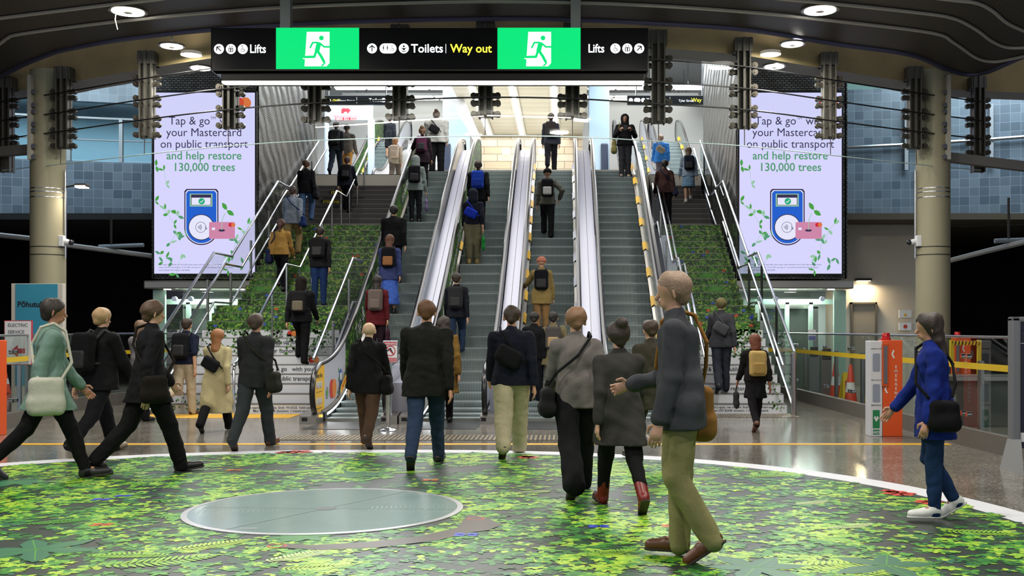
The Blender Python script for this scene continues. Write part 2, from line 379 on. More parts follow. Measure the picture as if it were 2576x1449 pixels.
edge = [(-400, 300), (-60, 215), (0, 190), (60, 160), (120, 136), (160, 124), (300, 98), (530, 72), (800, 55), (1050, 47), (1280, 44), (1450, 47), (1630, 55), (1880, 72), (2100, 108), (2250, 128), (2320, 145), (2380, 172), (2430, 185), (2480, 180), (2530, 160), (2576, 140), (2640, 118), (2800, 70)]
def cpt(px, py, z=CZ): Y = F*(z-CH)/(PY-py); return Vector(((px-PX)*Y/F, Y, z))
def smoothpts(pts, n=6):
    P = [Vector(p) for p in pts]; out = []
    for i in range(len(P)-1):
        p0, p1, p2, p3 = P[max(i-1, 0)], P[i], P[i+1], P[min(i+2, len(P)-1)]
        for k in range(n):
            t = k/n; out.append(.5*((2*p1)+(p2-p0)*t+(2*p0-5*p1+4*p2-p3)*t*t+(3*p1-p0-3*p2+p3)*t**3))
    return out+[P[-1]]
E = smoothpts([cpt(*e) for e in edge], 5)
q = MB()
for a, c in zip(E[:-1], E[1:]):
    q.quad(a, c, (c.x, -4, CZ), (a.x, -4, CZ)); q.quad(a+Vector((0, 0, .35)), c+Vector((0, 0, .35)), c, a); q.quad((a.x, -4, CZ+.35), (c.x, -4, CZ+.35), c+Vector((0, 0, .35)), a+Vector((0, 0, .35)))
q.box((-26, -4, CZ), (E[0].x, 22, CZ+.35)); q.box((E[-1].x, -4, CZ), (22, E[-1].y, CZ+.35))
st(q.build('ceiling', cmesh))
lip = mat('lip_led_tint', '#5a5b78', .4, .5)  # bluish colour put in for the glow of a ceiling edge light
st(MB().tube([e+Vector((0, 0, -.01)) for e in E], .05, 8).build('trim_1', lip))
pipe = mat('grey_conduit', '#c9c5bd', .4, .3)
for k, ln in enumerate((((-60, 150), (0, 110), (17, 97), (50, 86), (235, 61), (442, 39), (700, 19), (1000, 8), (1280, 4), (1600, 12), (1876, 30), (2111, 54), (2345, 83), (2400, 108), (2456, 146), (2497, 155), (2540, 149), (2600, 135)),
          ((-60, 54), (0, 46), (235, 17), (386, 0), (600, -25), (1280, -45), (1760, -22), (1992, 0), (2111, 11), (2318, 33), (2400, 47), (2456, 75), (2497, 105), (2538, 120), (2600, 118)),
          ((2200, -22), (2392, 0), (2456, 8), (2497, 28), (2538, 61), (2600, 88)))):
    st(MB().tube(smoothpts([cpt(a, c_, CZ-.03) for a, c_ in ln], 5), .028, 6).build('trim_%d' % (k+2), pipe))
# ---- curved concrete ring beam carried on the drum
DROP = [(15, 435), (160, 375), (370, 348), (580, 325), (795, 310), (1007, 303), (1222, 297), (1440, 300), (1655, 312), (1870, 325), (2085, 350), (2300, 375), (2460, 435)]
GZ = 4.95
def dpt(px, py): Y = F*(GZ-CH)/(PY-py); return Vector(((px-PX)*Y/F, Y, GZ))
D = [dpt(*p) for p in DROP]
for i_, px_ in ((0, 15), (-1, 2460)): D[i_] = Vector(((px_-PX)*21.2/F, 21.2, GZ))
ARC = smoothpts([Vector(((-420-PX)*21.7/F, 21.7, GZ))]+D+[Vector(((2900-PX)*21.7/F, 21.7, GZ))], 5)
conc = mat('ochre_concrete', '#8a7852', .8, noise_amt=.35, nscale=2.2); soff = mat('grey_soffit', '#a9a7ac', .8, noise_amt=.1)  # soffit grey lightened in place of light bounced off the floor
q = MB(); up = Vector((0, 0, 1))
BO, BI = [], []
for i, p in enumerate(ARC):
    t = (ARC[min(i+1, len(ARC)-1)]-ARC[max(i-1, 0)]); nrm = Vector((-t.y, t.x, 0)).normalized()
    BO.append(p+nrm*.2); BI.append(p+nrm*.85)
for i in range(len(ARC)-1):
    a, c, d_, e_ = BO[i].copy(), BO[i+1].copy(), BI[i+1].copy(), BI[i].copy()
    for v_ in (a, c, d_, e_): v_.z = 6.27
    h = Vector((0, 0, 2.4)); q.quad(a, c, c+h, a+h, 0); q.quad(a, e_, d_, c, 1); q.quad(e_, e_+h, d_+h, d_, 0); q.quad(a+h, c+h, d_+h, e_+h, 0)
st(q.build('trim_6', [conc, soff]))
# ---- columns
olive = mat('olive_concrete', '#8f8a72', .65, noise_amt=.08, nscale=1.5)
for px in (121, 2347):
    Y = 20.78; x = (px-PX)*Y/F
    c = thing('column', (x, Y, 0), 'round olive concrete column beside the %s tiled wall' % ('left' if px < 1000 else 'right'), 'column')
    MB().lathe((x, Y, 0), [(.32, 0), (.32, 6.5)], 40).build('shaft', olive, c, smooth=True)
    for z in (2.95, 3.1, 4.05, 4.15, 4.22): MB().lathe((x, Y, z), [(.324, 0), (.324, .018)], 40).build('strap', darkmetal if z < 4 else steel, c)
    sgn = 1 if px < 1000 else -1
    fx = x-sgn*.17; fin = MB().box((fx-.035, Y-.40, 4.75), (fx+.035, Y-.26, 6.35)).build('glass_fin', mat('fin_grey', '#a9a69c', .4, .3), c)
    for z in (4.8, 5.0, 5.3, 5.42, 5.66, 5.78, 6.03): MB().cyl((fx+sgn*.08, Y-.4, z), (fx+sgn*.08, Y-.3, z), .045, n=12).build('bolt', chrome, fin, smooth=True)
    cx = x+sgn*.36
    MB().tube([(cx, Y-.05, 2.9), (cx, Y-.05, 4.6)], .022, 8).build('conduit', steel, c)
    if sgn > 0:
        lp = W(208, 467, Y-.1); la_ = thing('column_lamp', lp, 'small bright lamp on an arm beside the left olive column', 'lamp')
        MB().tube([(cx, Y-.05, lp.z-.02), (lp.x, Y-.1, lp.z+.03)], .018, 6).build('arm', darkmetal, la_); MB().bbox((lp.x-.12, Y-.2, lp.z-.03), (lp.x+.1, Y, lp.z+.03), .015).build('housing', darkmetal, la_); MB().box((lp.x-.1, Y-.215, lp.z-.045), (lp.x+.09, Y-.02, lp.z-.01)).build('lamp_face', emis('column_lamp_face', (1, .9, .72), 8), la_)
        area('lamp_light', (lp.x, Y-.12, lp.z-.09), .15, 12, (1, .88, .7), parent=la_)
    ca = thing('security_camera', (x+sgn*.33, Y-.1, 3.25), 'small white dome camera on the %s olive column' % ('left' if sgn > 0 else 'right'), 'camera')
    MB().bbox((x+sgn*.32-.05, Y-.17, 3.12), (x+sgn*.32+.05, Y-.03, 3.33), .015).build('mount', white, ca)
    MB().cyl((x+sgn*.36, Y-.1, 3.22), (x+sgn*.46, Y-.1, 3.2), .06, .05).build('housing', white, ca, smooth=True); MB().ball((x+sgn*.49, Y-.1, 3.2), .055).build('dome', mat('dark_dome', '#20242a', .1), ca, smooth=True)
for a_, c_, lab in ((W(-30, 384, 21), W(82, 376, 20.7), 'left'), (W(2386, 396, 20.7), W(2620, 424, 21), 'right')):
    t = thing('cross_beam', (a_+c_)/2, 'grey steel cross beam running out from the %s olive column' % lab, 'beam'); MB().prism([a_+Vector((0, -.08, -.09)), c_+Vector((0, -.08, -.09)), c_+Vector((0, -.08, .09)), a_+Vector((0, -.08, .09))], (0, .16, 0)).build('beam', mat('beam_grey', '#6f6c66', .5, .3), t)
# ---- tiled drum walls at both sides
m, nt, b, N, L = nodes('slate_tiles')
tc = N('TexCoord'); br = N('TexBrick'); br.offset = 0; br.inputs['Scale'].default_value = 1; br.inputs['Mortar Size'].default_value = .005; br.inputs['Brick Width'].default_value = .245; br.inputs['Row Height'].default_value = .245
br.inputs['Color1'].default_value = (*S('#46525c'), 1); br.inputs['Color2'].default_value = (*S('#646f78'), 1); br.inputs['Mortar'].default_value = (*S('#7c8a92'), 1); br.inputs['Bias'].default_value = -.05
sx = N('SeparateXYZ'); L(tc.outputs['Object'], sx.inputs[0]); cb = N('CombineXYZ'); L(sx.outputs[0], cb.inputs[0]); L(sx.outputs[2], cb.inputs[1]); L(cb.outputs[0], br.inputs['Vector'])
L(br.outputs['Color'], b.inputs['Base Color']); b.inputs['Roughness'].default_value = .35
tile = m
pale = mat('pale_gallery_wall', '#9fc0cf', .6, noise_amt=.06)
def wallseg(name, pts, z0, z1, m, th=.25):
    q = MB()
    for a, c in zip(pts[:-1], pts[1:]): q.prism([(a[0], a[1], z0), (c[0], c[1], z0), (c[0], c[1]+th, z0), (a[0], a[1]+th, z0)], (0, 0, z1-z0))
    return st(q.build(name, m))
LW = [(-20, 27.2), (-17, 28.4), (-14.5, 29.3), (-12.6, 29.8), (-10.3, 30.2)]
RW = [(7.0, 30.2), (9.4, 29.8), (11.5, 29.2), (13.6, 28.4), (17, 27)]
wallseg('wall_left', LW, 4.35, 6.15, tile); wallseg('wall_right', RW, 4.33, 8.2, tile)
wallseg('wall_left_upper', [(x, y+1.6) for x, y in LW], 8.1, 8.9, tile); wallseg('wall_left_gallery', [(x, y+3.4) for x, y in LW], 6.0, 10.5, pale)
wallseg('wall_right_gallery', [(x, y+3) for x, y in RW], 8.0, 11, mat('green_grey_wall', '#8fb0a6', .6))
wallseg('trim_7', [(x, y+.25) for x, y in LW], 6.0, 6.15, mat('gallery_slab', '#55606a', .6), 4)
clear = glass('clear_glass'); bal = glass('pale_balustrade_glass', (.80, .92, .93), .8)
gb = thing('gallery_balustrade', (-13, 29.5, 6.15), 'glass balustrade with grey posts along the upper left gallery', 'balustrade')
q = MB(); q2 = MB()
for (xa, ya), (xb, yb) in zip(LW[:-1], LW[1:]):
    q2.quad((xa, ya+.1, 6.2), (xb, yb+.1, 6.2), (xb, yb+.1, 7.3), (xa, ya+.1, 7.3)); q.tube([(xa, ya+.05, 7.35), (xb, yb+.05, 7.35)], .04, 6); q.tube([(xa, ya+.05, 6.75), (xb, yb+.05, 6.75)], .02, 6)
q.build('rail', greypost, gb); q2.build('glass_pane', bal, gb)
for x in (-17, -15.7, -14.5, -13.6, -12.3, -11.2):
    y = np.interp(x, [p[0] for p in LW], [p[1] for p in LW]); MB().box((x-.05, y, 6.15), (x+.05, y+.08, 7.35)).build('post', greypost, gb)
gr = thing('wall_handrail', (9.5, 29.5, 6.9), 'grey handrail fixed across the right blue tiled wall', 'handrail')
MB().tube([(x, y-.2, 6.55+.02*(x-7)) for x, y in RW], .05, 8).build('rail', steel, gr)
for x, y in RW[1:4]: MB().box((x-.05, y-.2, 5.9), (x+.05, y-.12, 7.6)).build('post', greypost, gr)
# beige service wall and door on the right, dark tunnels
beige = mat('beige_plaster', '#c6bfb2', .7, noise_amt=.05)
st(MB().box((6.9, 29.0, 0), (9.75, 29.3, 4.35)).build('wall_right_service', beige))
dr = st(MB().box((7.72, 28.95, 0), (8.35, 29.0, 2.2)).build('door_1', mat('door_grey_beige', '#8d867a', .5)))
q = MB(); q.box((7.68, 28.9, 0), (7.73, 29.0, 2.25)); q.box((8.34, 28.9, 0), (8.39, 29.0, 2.25)); q.box((7.68, 28.9, 2.2), (8.39, 29.0, 2.25)); q.build('door_frame', mat('door_frame_grey', '#5d5850', .5), dr)
MB().tube([(8.28, 28.93, 1.0), (8.18, 28.93, 1.0)], .015, 6).build('door_handle', steel, dr)
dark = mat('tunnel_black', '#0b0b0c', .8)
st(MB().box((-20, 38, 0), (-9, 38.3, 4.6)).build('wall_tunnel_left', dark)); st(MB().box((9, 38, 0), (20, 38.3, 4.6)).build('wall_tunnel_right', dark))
st(MB().box((-20, 27.6, 4.34), (-9.9, 38, 4.5)).build('ceiling_tunnel_left', mat('tunnel_soffit', '#1c1b1a', .8))); st(MB().box((6.9, 27.6, 4.34), (20, 38, 4.5)).build('ceiling_tunnel_right', mat('ochre_soffit', '#4f4636', .8)))
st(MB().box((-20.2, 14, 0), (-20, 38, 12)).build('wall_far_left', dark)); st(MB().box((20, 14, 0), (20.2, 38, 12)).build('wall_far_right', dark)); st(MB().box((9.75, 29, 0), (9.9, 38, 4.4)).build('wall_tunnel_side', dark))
lr = W(-10, 590, 27); 
for nm, pts, lab in (('overhead_rail', [W(-60, 585, 26), W(80, 600, 26), W(165, 616, 26), W(390, 645, 27)], 'grey overhead conductor rail in the dark left tunnel'), ('overhead_rail', [W(2391, 655, 26), W(2480, 632, 24), W(2600, 603, 22)], 'grey overhead conductor rail in the dark right tunnel')):
    t = thing(nm, pts[0], lab, 'rail'); MB().tube(pts, .06, 6).build('rail', greypost, t)
    mid = (pts[-2]+pts[-1])/2
    MB().tube([mid+Vector((-.3, 0, .1)), mid+Vector((.8, 0, .14))], .05, 8).build('bracket', mat('bracket_grey', '#77838c', .5), t); MB().tube([mid+Vector((0, 0, .1)), mid+Vector((0, 0, 4.34-mid.z))], .03, 6).build('hanger', darkmetal, t)
# ---- hall roof and side closures above the beam
st(MB().box((-20, 19.3, 12.4), (20, 60, 12.6)).build('ceiling_hall', mat('hall_roof', '#8b8d90', .7)))
st(MB().box((-20, 47.8, 6.1), (20, 48, 12.4)).build('wall_back', mat('white_wall', '#d8d9d8', .6)))
# ---- upper concourse slab, central vault
slab = mat('pale_stone', '#b9b4a8', .4)
q = MB(); q.box((-4.35, 30.9, 5.7), (2.25, 48, 6.1)); q.box((-10, 31.93, 5.7), (-4.35, 48, 6.1)); q.box((2.25, 31.93, 5.7), (8, 48, 6.1)); st(q.build('floor_concourse', slab))
m, nt, b, N, L = nodes('pale_board')
tc = N('TexCoord'); sx = N('SeparateXYZ'); L(tc.outputs['Object'], sx.inputs[0]); w1 = N('Math'); w1.operation = 'ADD'; L(sx.outputs[1], w1.inputs[0]); L(sx.outputs[2], w1.inputs[1])
w2 = N('Math'); w2.operation = 'MULTIPLY'; w2.inputs[1].default_value = 1.35; L(w1.outputs[0], w2.inputs[0]); w3 = N('Math'); w3.operation = 'FRACT'; L(w2.outputs[0], w3.inputs[0])
r = N('ValToRGB'); ramp(r, [(0, S('#8f8a80')), (.06, S('#c9c5ba')), (1, S('#d6d2c7'))]); L(w3.outputs[0], r.inputs[0]); L(r.outputs[0], b.inputs['Base Color']); b.inputs['Roughness'].default_value = .35
board = m
def courses(name, stops):
    m, nt, b, N, L = nodes(name); tc = N('TexCoord'); br = N('TexBrick'); br.inputs['Scale'].default_value = 1; br.inputs['Brick Width'].default_value = 1.1; br.inputs['Row Height'].default_value = .3; br.inputs['Mortar Size'].default_value = .014
    for k_, c_ in zip(('Color1', 'Color2', 'Mortar'), stops): br.inputs[k_].default_value = (*S(c_), 1)
    sx = N('SeparateXYZ'); L(tc.outputs['Object'], sx.inputs[0]); cb = N('CombineXYZ'); L(sx.outputs[0], cb.inputs[0]); L(sx.outputs[2], cb.inputs[1]); L(cb.outputs[0], br.inputs['Vector']); L(br.outputs['Color'], b.inputs['Base Color']); b.inputs['Roughness'].default_value = .5
    return m
tanm = courses('tan_courses', ('#c9bfae', '#b7a88e', '#857762'))
VX0, VX1, VZ = -3.7, .75, 9.5
st(MB().box((VX0, 31, VZ), (VX1, 44.3, VZ+.15)).build('ceiling_vault', board))
st(MB().box((VX0, 44.2, 6.1), (VX1, 44.4, VZ)).build('wall_vault_back', tanm))
lampw = emis('tube_light', (1, .97, .92), 7)
for i, x in enumerate((-3.04, -1.72, -.35)):
    t = thing('strip_light', (x, 37, VZ), 'long bright ceiling strip light over the upper concourse, %s from the left' % ORD[i], 'strip light', 'strip lights of the central vault')
    MB().box((x-.16, 31.2, VZ-.08), (x+.16, 44, VZ-.02)).build('housing', mat('white_metal', '#d0d0cf', .4), t); MB().box((x-.07, 31.3, VZ-.095), (x+.07, 43.9, VZ-.075)).build('diffuser', lampw, t)
for sd, (xa, xb) in enumerate(((-9.3, -4.2), (.9, 5.6))):
    for k, (Y, z) in enumerate(((43.6, 11.25), (45.2, 11.28), (47.2, 11.6))):
        if k == 2 and sd == 0: pass
        lab = '%s row of fluorescent tubes high over the %s side of the upper concourse' % (('lower', 'middle', 'top')[k], ('left', 'right')[sd])
        t = thing('strip_light', ((xa+xb)/2, Y, z), lab, 'strip light', 'fluorescent rows of the side bays')
        MB().box((xa, Y-.15, z), (xb, Y+.15, z+.12)).build('housing', mat('white_metal'), t)
        nseg = 4
        for j in range(nseg):
            w = (xb-xa)/nseg; MB().box((xa+j*w+.05, Y-.1, z-.03), (xa+(j+1)*w-.05, Y+.1, z)).build('tube', lampw, t)
        for xx in (xa+.6, xb-.6): MB().tube([(xx, Y, z+.1), (xx, Y, 12.4)], .02, 6).build('hanger', steel, t)
# blue columns beside the vault with navy screens, raking white strut
blue = mat('pale_blue_panel', '#93a9bb', .5); navy = mat('navy_panel', '#1c2940', .4)
for (xa, xb, xs, lab) in ((-4.75, -3.75, -4.72, 'left'), (.95, 1.75, 1.42, 'right')):
    t = thing('pillar', ((xa+xb)/2, 42, 6.1), 'pale blue square pillar with a navy panel, %s of the bright vault' % lab, 'pillar')
    MB().bbox((xa, 42, 6.1), (xb, 42.8, 11.8), .03).build('shaft', blue, t); MB().bbox((xs, 41.9, 6.35), (xs+.28, 42.0, 8.75), .06).build('panel', navy, t)
t = thing('roof_strut', (-3.4, 37, 7), 'raking white roof strut beside the left blue pillar', 'strut'); MB().prism([W(1108, 205, 37), W(1148, 205, 37), W(1216, 362, 37), W(1196, 362, 37)], (0, .3, 0)).build('beam', mat('white_steel', '#c3c5c8', .5), t)
for px in (1274, 1364):
    p = W(px, 381, 44.1); t = thing('wall_lamp', p, 'small square white lamp on the tan end wall, %s of two' % ('left' if px < 1300 else 'right'), 'lamp'); MB().bbox((p.x-.17, 44.05, p.z-.1), (p.x+.17, 44.2, p.z+.1), .02).build('lamp_face', emis('lamp_face_glow', (1, .96, .9), 2.5), t)
# hanging signs in the side bays
sgb = mat('sign_black', '#0d0f14', .3); wl_ = emis('letter_white', (.9, .93, 1), 1.1); yl_ = emis('letter_yellow', (1, .93, .05), 1.0)
def mini_icon(fl, a, b_, r, kind):
    fl.disc(a, b_, r, 1, 2, 20)
def hang_sign(px0, px1, items, lab):
    Y = 36.; p0, p1 = W(px0, 263, Y), W(px1, 240, Y)
    t = thing('hanging_sign', ((p0.x+p1.x)/2, Y, p0.z), lab, 'sign')
    MB().bbox((p0.x, Y, p0.z), (p1.x, Y+.15, p1.z), .01).build('panel', sgb, t)
    for x in (p0.x+.3, p1.x-.3): MB().tube([(x, Y+.07, p1.z), (x, Y+.07, 12.4)], .02, 6).build('hanger', steel, t)
    fl = Flat((p0.x, Y, p0.z), (1, 0, 0), (0, 0, 1), [sgb, wl_, yl_], .003); k = Y/F
    for it in items:
        if it[0] == 'd': fl.disc((it[1]-px0)*k, 11*k, 5.5*k, 1, 1, 16)
        elif it[0] == 'r': fl.rrect((it[1]-px0)*k, 6*k, (it[2]-px0)*k, 16.5*k, 5*k, 1, 1)
        elif it[0] == 'l': fl.rect((it[1]-px0)*k, 3*k, (it[1]-px0+.8)*k, 19*k, 1, 1)
        else: txt(it[0], (p0.x+(it[1]-px0)*k, Y, p0.z+7*k), (1, 0, 0), (0, 0, 1), it[2]*k, yl_ if it[3] == 'y' else wl_, t, align='LEFT', bold=.012, lift=.005)
    if fl.mb.v: fl.build('pictogram', t)
hang_sign(803, 993, [('Way out', 807, 13.5, 'y'), ('Galway Street', 847, 8, 'w'), ('l', 897), ('Toilets', 928, 12.5, 'w'), ('d', 965), ('r', 973, 989)], 'long black hanging sign reading Way out Galway Street')
hang_sign(1578, 1790, [('d', 1587), ('r', 1595, 1611), ('d', 1618), ('Toilets', 1626, 12.5, 'w'), ('l', 1685), ('Tyler Street', 1707, 8, 'w'), ('Way out', 1739, 13.5, 'y')], 'long black hanging sign reading Tyler Street Way out')
# shrink-wrapped doorway on the left of the concourse
wrap = mat('white_plastic_wrap', '#b9c6d6', .3, bump=.5, nscale=2)
Y = 40.; t = thing('wrapped_doorway', W(880, 440, Y), 'white plastic wrapped doorway with a red phone number above', 'doorway')
p0, p1 = W(816, 303, Y), W(937, 258, Y)
MB().bbox((p0.x, Y, p0.z), (p1.x, Y+.2, p1.z), .05).build('header', wrap, t)
for a, c in ((816, 826), (925, 941)): MB().bbox((W(a, 0, Y).x, Y-.05, 6.1), (W(c, 0, Y).x, Y+.2, p0.z+.05), .05).build('jamb', wrap, t)
redp = mat('red_print', '#b32a3c', .5)
q = W(843, 303, Y); q1 = W(896, 295, Y)
MB().box((q.x, Y-.01, q.z), (q1.x, Y, q1.z)).build('number_band', redp, t)
txt('0800 321 322', W(869.5, 302, Y-.012), (1, 0, 0), (0, 0, 1), .135, white, t, bold=.02); txt('www.rhinoshrink.co.nz', W(869.5, 294, Y), (1, 0, 0), (0, 0, 1), .1, redp, t)
fl = Flat(W(869.5, 280, Y), (1, 0, 0), (0, 0, 1), [redp], .004)
fl.poly([(-.16, -.08), (-.16, .06), (-.1, .12), (.02, .10), (.1, .12), (.14, .06), (.17, .1), (.17, .0), (.12, -.03), (.1, -.08), (.06, -.08), (.05, -.02), (-.06, -.02), (-.07, -.08)])
fl.build('logo', t)
pw = MB().box((W(925, 0, 46).x, 45.9, 6.1), (W(1110, 0, 46).x, 46, 9.4)); st(pw.build('wall_concourse_left', mat('white_wall')))
st(MB().box((W(905, 0, 44).x, 43.9, 6.1), (W(925, 0, 44).x, 44, 8.4)).build('wall_concourse_stub', mat('grey_panel', '#6d7480', .5)))
# ================================================================== lift towers with screens
m, nt, b, N, L = nodes('woven_mesh_cladding')
tc = N('TexCoord'); br = N('TexBrick'); br.inputs['Scale'].default_value = 1; br.inputs['Brick Width'].default_value = .11; br.inputs['Row Height'].default_value = .055; br.inputs['Mortar Size'].default_value = .012
br.inputs['Color1'].default_value = (*S('#77746e'), 1); br.inputs['Color2'].default_value = (*S('#5d5b57'), 1); br.inputs['Mortar'].default_value = (*S('#1c1c1e'), 1)
sx = N('SeparateXYZ'); L(tc.outputs['Object'], sx.inputs[0]); a1 = N('Math'); a1.operation = 'ADD'; L(sx.outputs[0], a1.inputs[0]); L(sx.outputs[1], a1.inputs[1])
wv = N('TexWave'); wv.inputs['Scale'].default_value = .9; wv.inputs['Distortion'].default_value = 5; wv.bands_direction = 'DIAGONAL'; L(tc.outputs['Object'], wv.inputs[0])
cb = N('CombineXYZ'); L(a1.outputs[0], cb.inputs[0]); L(sx.outputs[2], cb.inputs[1]); L(cb.outputs[0], br.inputs['Vector']); L(br.outputs['Color'], b.inputs['Base Color'])
bp = N('Bump'); bp.inputs['Strength'].default_value = .35; bp.inputs['Distance'].default_value = .06; L(wv.outputs['Fac'], bp.inputs['Height']); L(bp.outputs['Normal'], b.inputs['Normal'])
b.inputs['Roughness'].default_value = .45; b.inputs['Metallic'].default_value = .5
cladm = m
slate = mat('slate_blue_core', '#36454f', .5)
TY = 26.7
scr_bg = emis('screen_lavender', S('#d6d4fd'), .75)
SM = [scr_bg, emis('scr_dark', S('#3a3357'), .6), emis('scr_green', S('#57a477'), .64), emis('scr_blue', S('#1c5fd0'), .72), emis('scr_blue_dark', S('#173a86'), .6), emis('scr_white', S('#e8e8ff'), .72), emis('scr_pink', S('#d58aae'), .68),
      emis('scr_red', S('#d6263a'), .68), emis('scr_orange', S('#e27b42'), .68), emis('scr_leaf', S('#4fae4a'), .6), emis('scr_leaf_pale', S('#9fd3b0'), .64), emis('scr_tick', S('#1db37a'), .68), emis('scr_overlap', S('#d9502f'), .68)]
def screen(px0, px1, tower, side):
    k = TY/F; z0, z1 = CH+(PY-689)*k, CH+(PY-236)*k; x0, x1 = (px0-PX)*k, (px1-PX)*k; wpx = px1-px0
    t = thing('advertising_screen', ((x0+x1)/2, TY-.12, z0), 'tall lit advertising screen with a blue card reader picture on the %s lift tower' % side, 'screen')
    MB().bbox((x0-.04, TY-.12, z0-.04), (x1+.04, TY+.0, z1+.04), .01).build('frame', black, t)
    o = Vector((x0, TY-.13, z0)); fl = Flat(o, (1, 0, 0), (0, 0, 1), SM, .002)
    U = lambda x: x*k*wpx/254; V = lambda y: (689-y)*k           # artwork laid out on a 254 wide grid
    fl.rect(0, 0, x1-x0, z1-z0, 0, 0)
    fl.disc(U(212), V(262), U(14.5), 7, 1); fl.disc(U(230), V(262), U(14.5), 8, 1.5)
    fl.poly([(U(221)+U(6.2)*math.cos(a)*.9, V(262)+U(11.5)*math.sin(a)) for a in [i*.5236 for i in range(12)]], 12, 2)
    # card reader
    def body(g, mi, kk):
        pts = [(U(78-g), V(485-g)), (U(78+5-g), V(479-g)), (U(160-5+g), V(479-g)), (U(160+g), V(485-g)), (U(160+g), V(575))]
        pts += [(U(119)+U(41+g)*math.cos(a), V(575)+U(41+g)*math.sin(a)) for a in [-i*math.pi/20 for i in range(1, 20)]]+[(U(78-g), V(575))]
        fl.poly(pts[::-1], mi, kk)
    body(2, 1, 1); body(-1, 5, 1.6); body(-3, 3, 2)
    fl.rect(U(90), V(521), U(147), V(489), 10, 3); fl.rect(U(93), V(518), U(144), V(491), 1, 3.5); fl.rect(U(94.5), V(517), U(142.5), V(499), 5, 4)
    fl.disc(U(120), V(508), U(8), 11, 5); fl.stroke([(U(116), V(508.5)), (U(119), V(511)), (U(124), V(504.5))], U(1.8), 5, 6, False)
    fl.disc(U(119), V(573), U(33), 1, 4); fl.disc(U(119), V(573), U(31), 5, 5)
    fl.ring(U(118), V(573), U(13.5), U(1), 1, 6)
    for i in range(4): fl.ring(U(108), V(573), U(4+i*2.7), U(1.1), 1, 6, -38, 38, 8)
    fl.stroke([(U(128), V(571)), (U(134), V(577)), (U(128), V(577))], U(1.2), 1, 6, False)
    # pink card with a sprout
    fl.rrect(U(139), V(602), U(204), V(560), U(3), 6, 8); fl.disc(U(193), V(567), U(5.2), 7, 9); fl.disc(U(200), V(567), U(5.2), 8, 9.3); fl.rect(U(146), V(580), U(154), V(574), 5, 9)
    fl.disc(U(171), V(581), U(8.5), 1, 9, 16, U(3)); fl.stroke([(U(171), V(580)), (U(172), V(555)), (U(179), V(538))], U(1.6), 10, 10, False)
    fl.leaf(U(184), V(530), U(22), U(11), math.radians(122), 9, 11); fl.leaf(U(184), V(531), U(22), U(12), math.radians(-35), 9, 11)
    # drifting leaves
    rr = random.Random(5); stems = [((5, 420), (25, 430), (30, 465)), ((3, 508), (35, 540), (50, 565), (62, 600)), ((28, 528), (42, 533), (60, 545)), ((62, 595), (85, 596)), ((40, 612), (55, 590)), ((236, 565), (222, 580), (210, 615)), ((205, 605), (200, 640)),
                                        ((30, 650), (45, 660)), ((70, 640), (55, 690)), ((190, 645), (180, 660), (186, 680)), ((15, 640), (22, 660)), ((225, 665), (240, 650))]
    for s_ in stems:
        fl.stroke([(U(a), V(c)) for a, c in s_], U(.8), 10, 1, False)
        for a, c in s_:
            for j in range(2): fl.leaf(U(a), V(c), U(rr.uniform(11, 19)), U(rr.uniform(5, 8)), rr.uniform(0, 6.28), rr.choice((9, 9, 2, 10)), 1.5)
    fl.build('picture', t)
    def line(s_, y, size, mi, a=126): txt(s_, o+Vector((U(a), 0, V(y))), (1, 0, 0), (0, 0, 1), size*k, SM[mi], t, lift=.008, sx=.97, bold=.012 if mi == 2 else 0)
    line('Tap & go   with', 316, 29, 1, 126); line('TM', 303, 10, 1, 149); line('your Mastercard', 345, 29, 1); line('on public transport', 374, 29, 1)
    line('and help restore', 403, 29, 2); line('130,000 trees', 432, 29, 2)
    for i, s_ in enumerate(('T&Cs apply, see website. For each daily transit using a valid contactless card on the public transport buses,', 'trains or ferries from 8 Sep to 19 Oct 2025, the value of 1 tree will be donated. Max donation, limited', 'cards excluded. Max donation USD $260K.')):
        txt(s_, o+Vector((U(12), 0, V(668+i*7)))+Vector((0, 0, 0)), (1, 0, 0), (0, 0, 1), 5.2*k, SM[1], t, align='LEFT', lift=.008, sx=.86)
    return t
ssteel = mat('satin_steel', '#a5a19a', .3, .9); mint = mat('mint_frosted_panel', '#c4dcd0', .35); lgl = glass('lift_glass', (.80, .90, .86), .9)
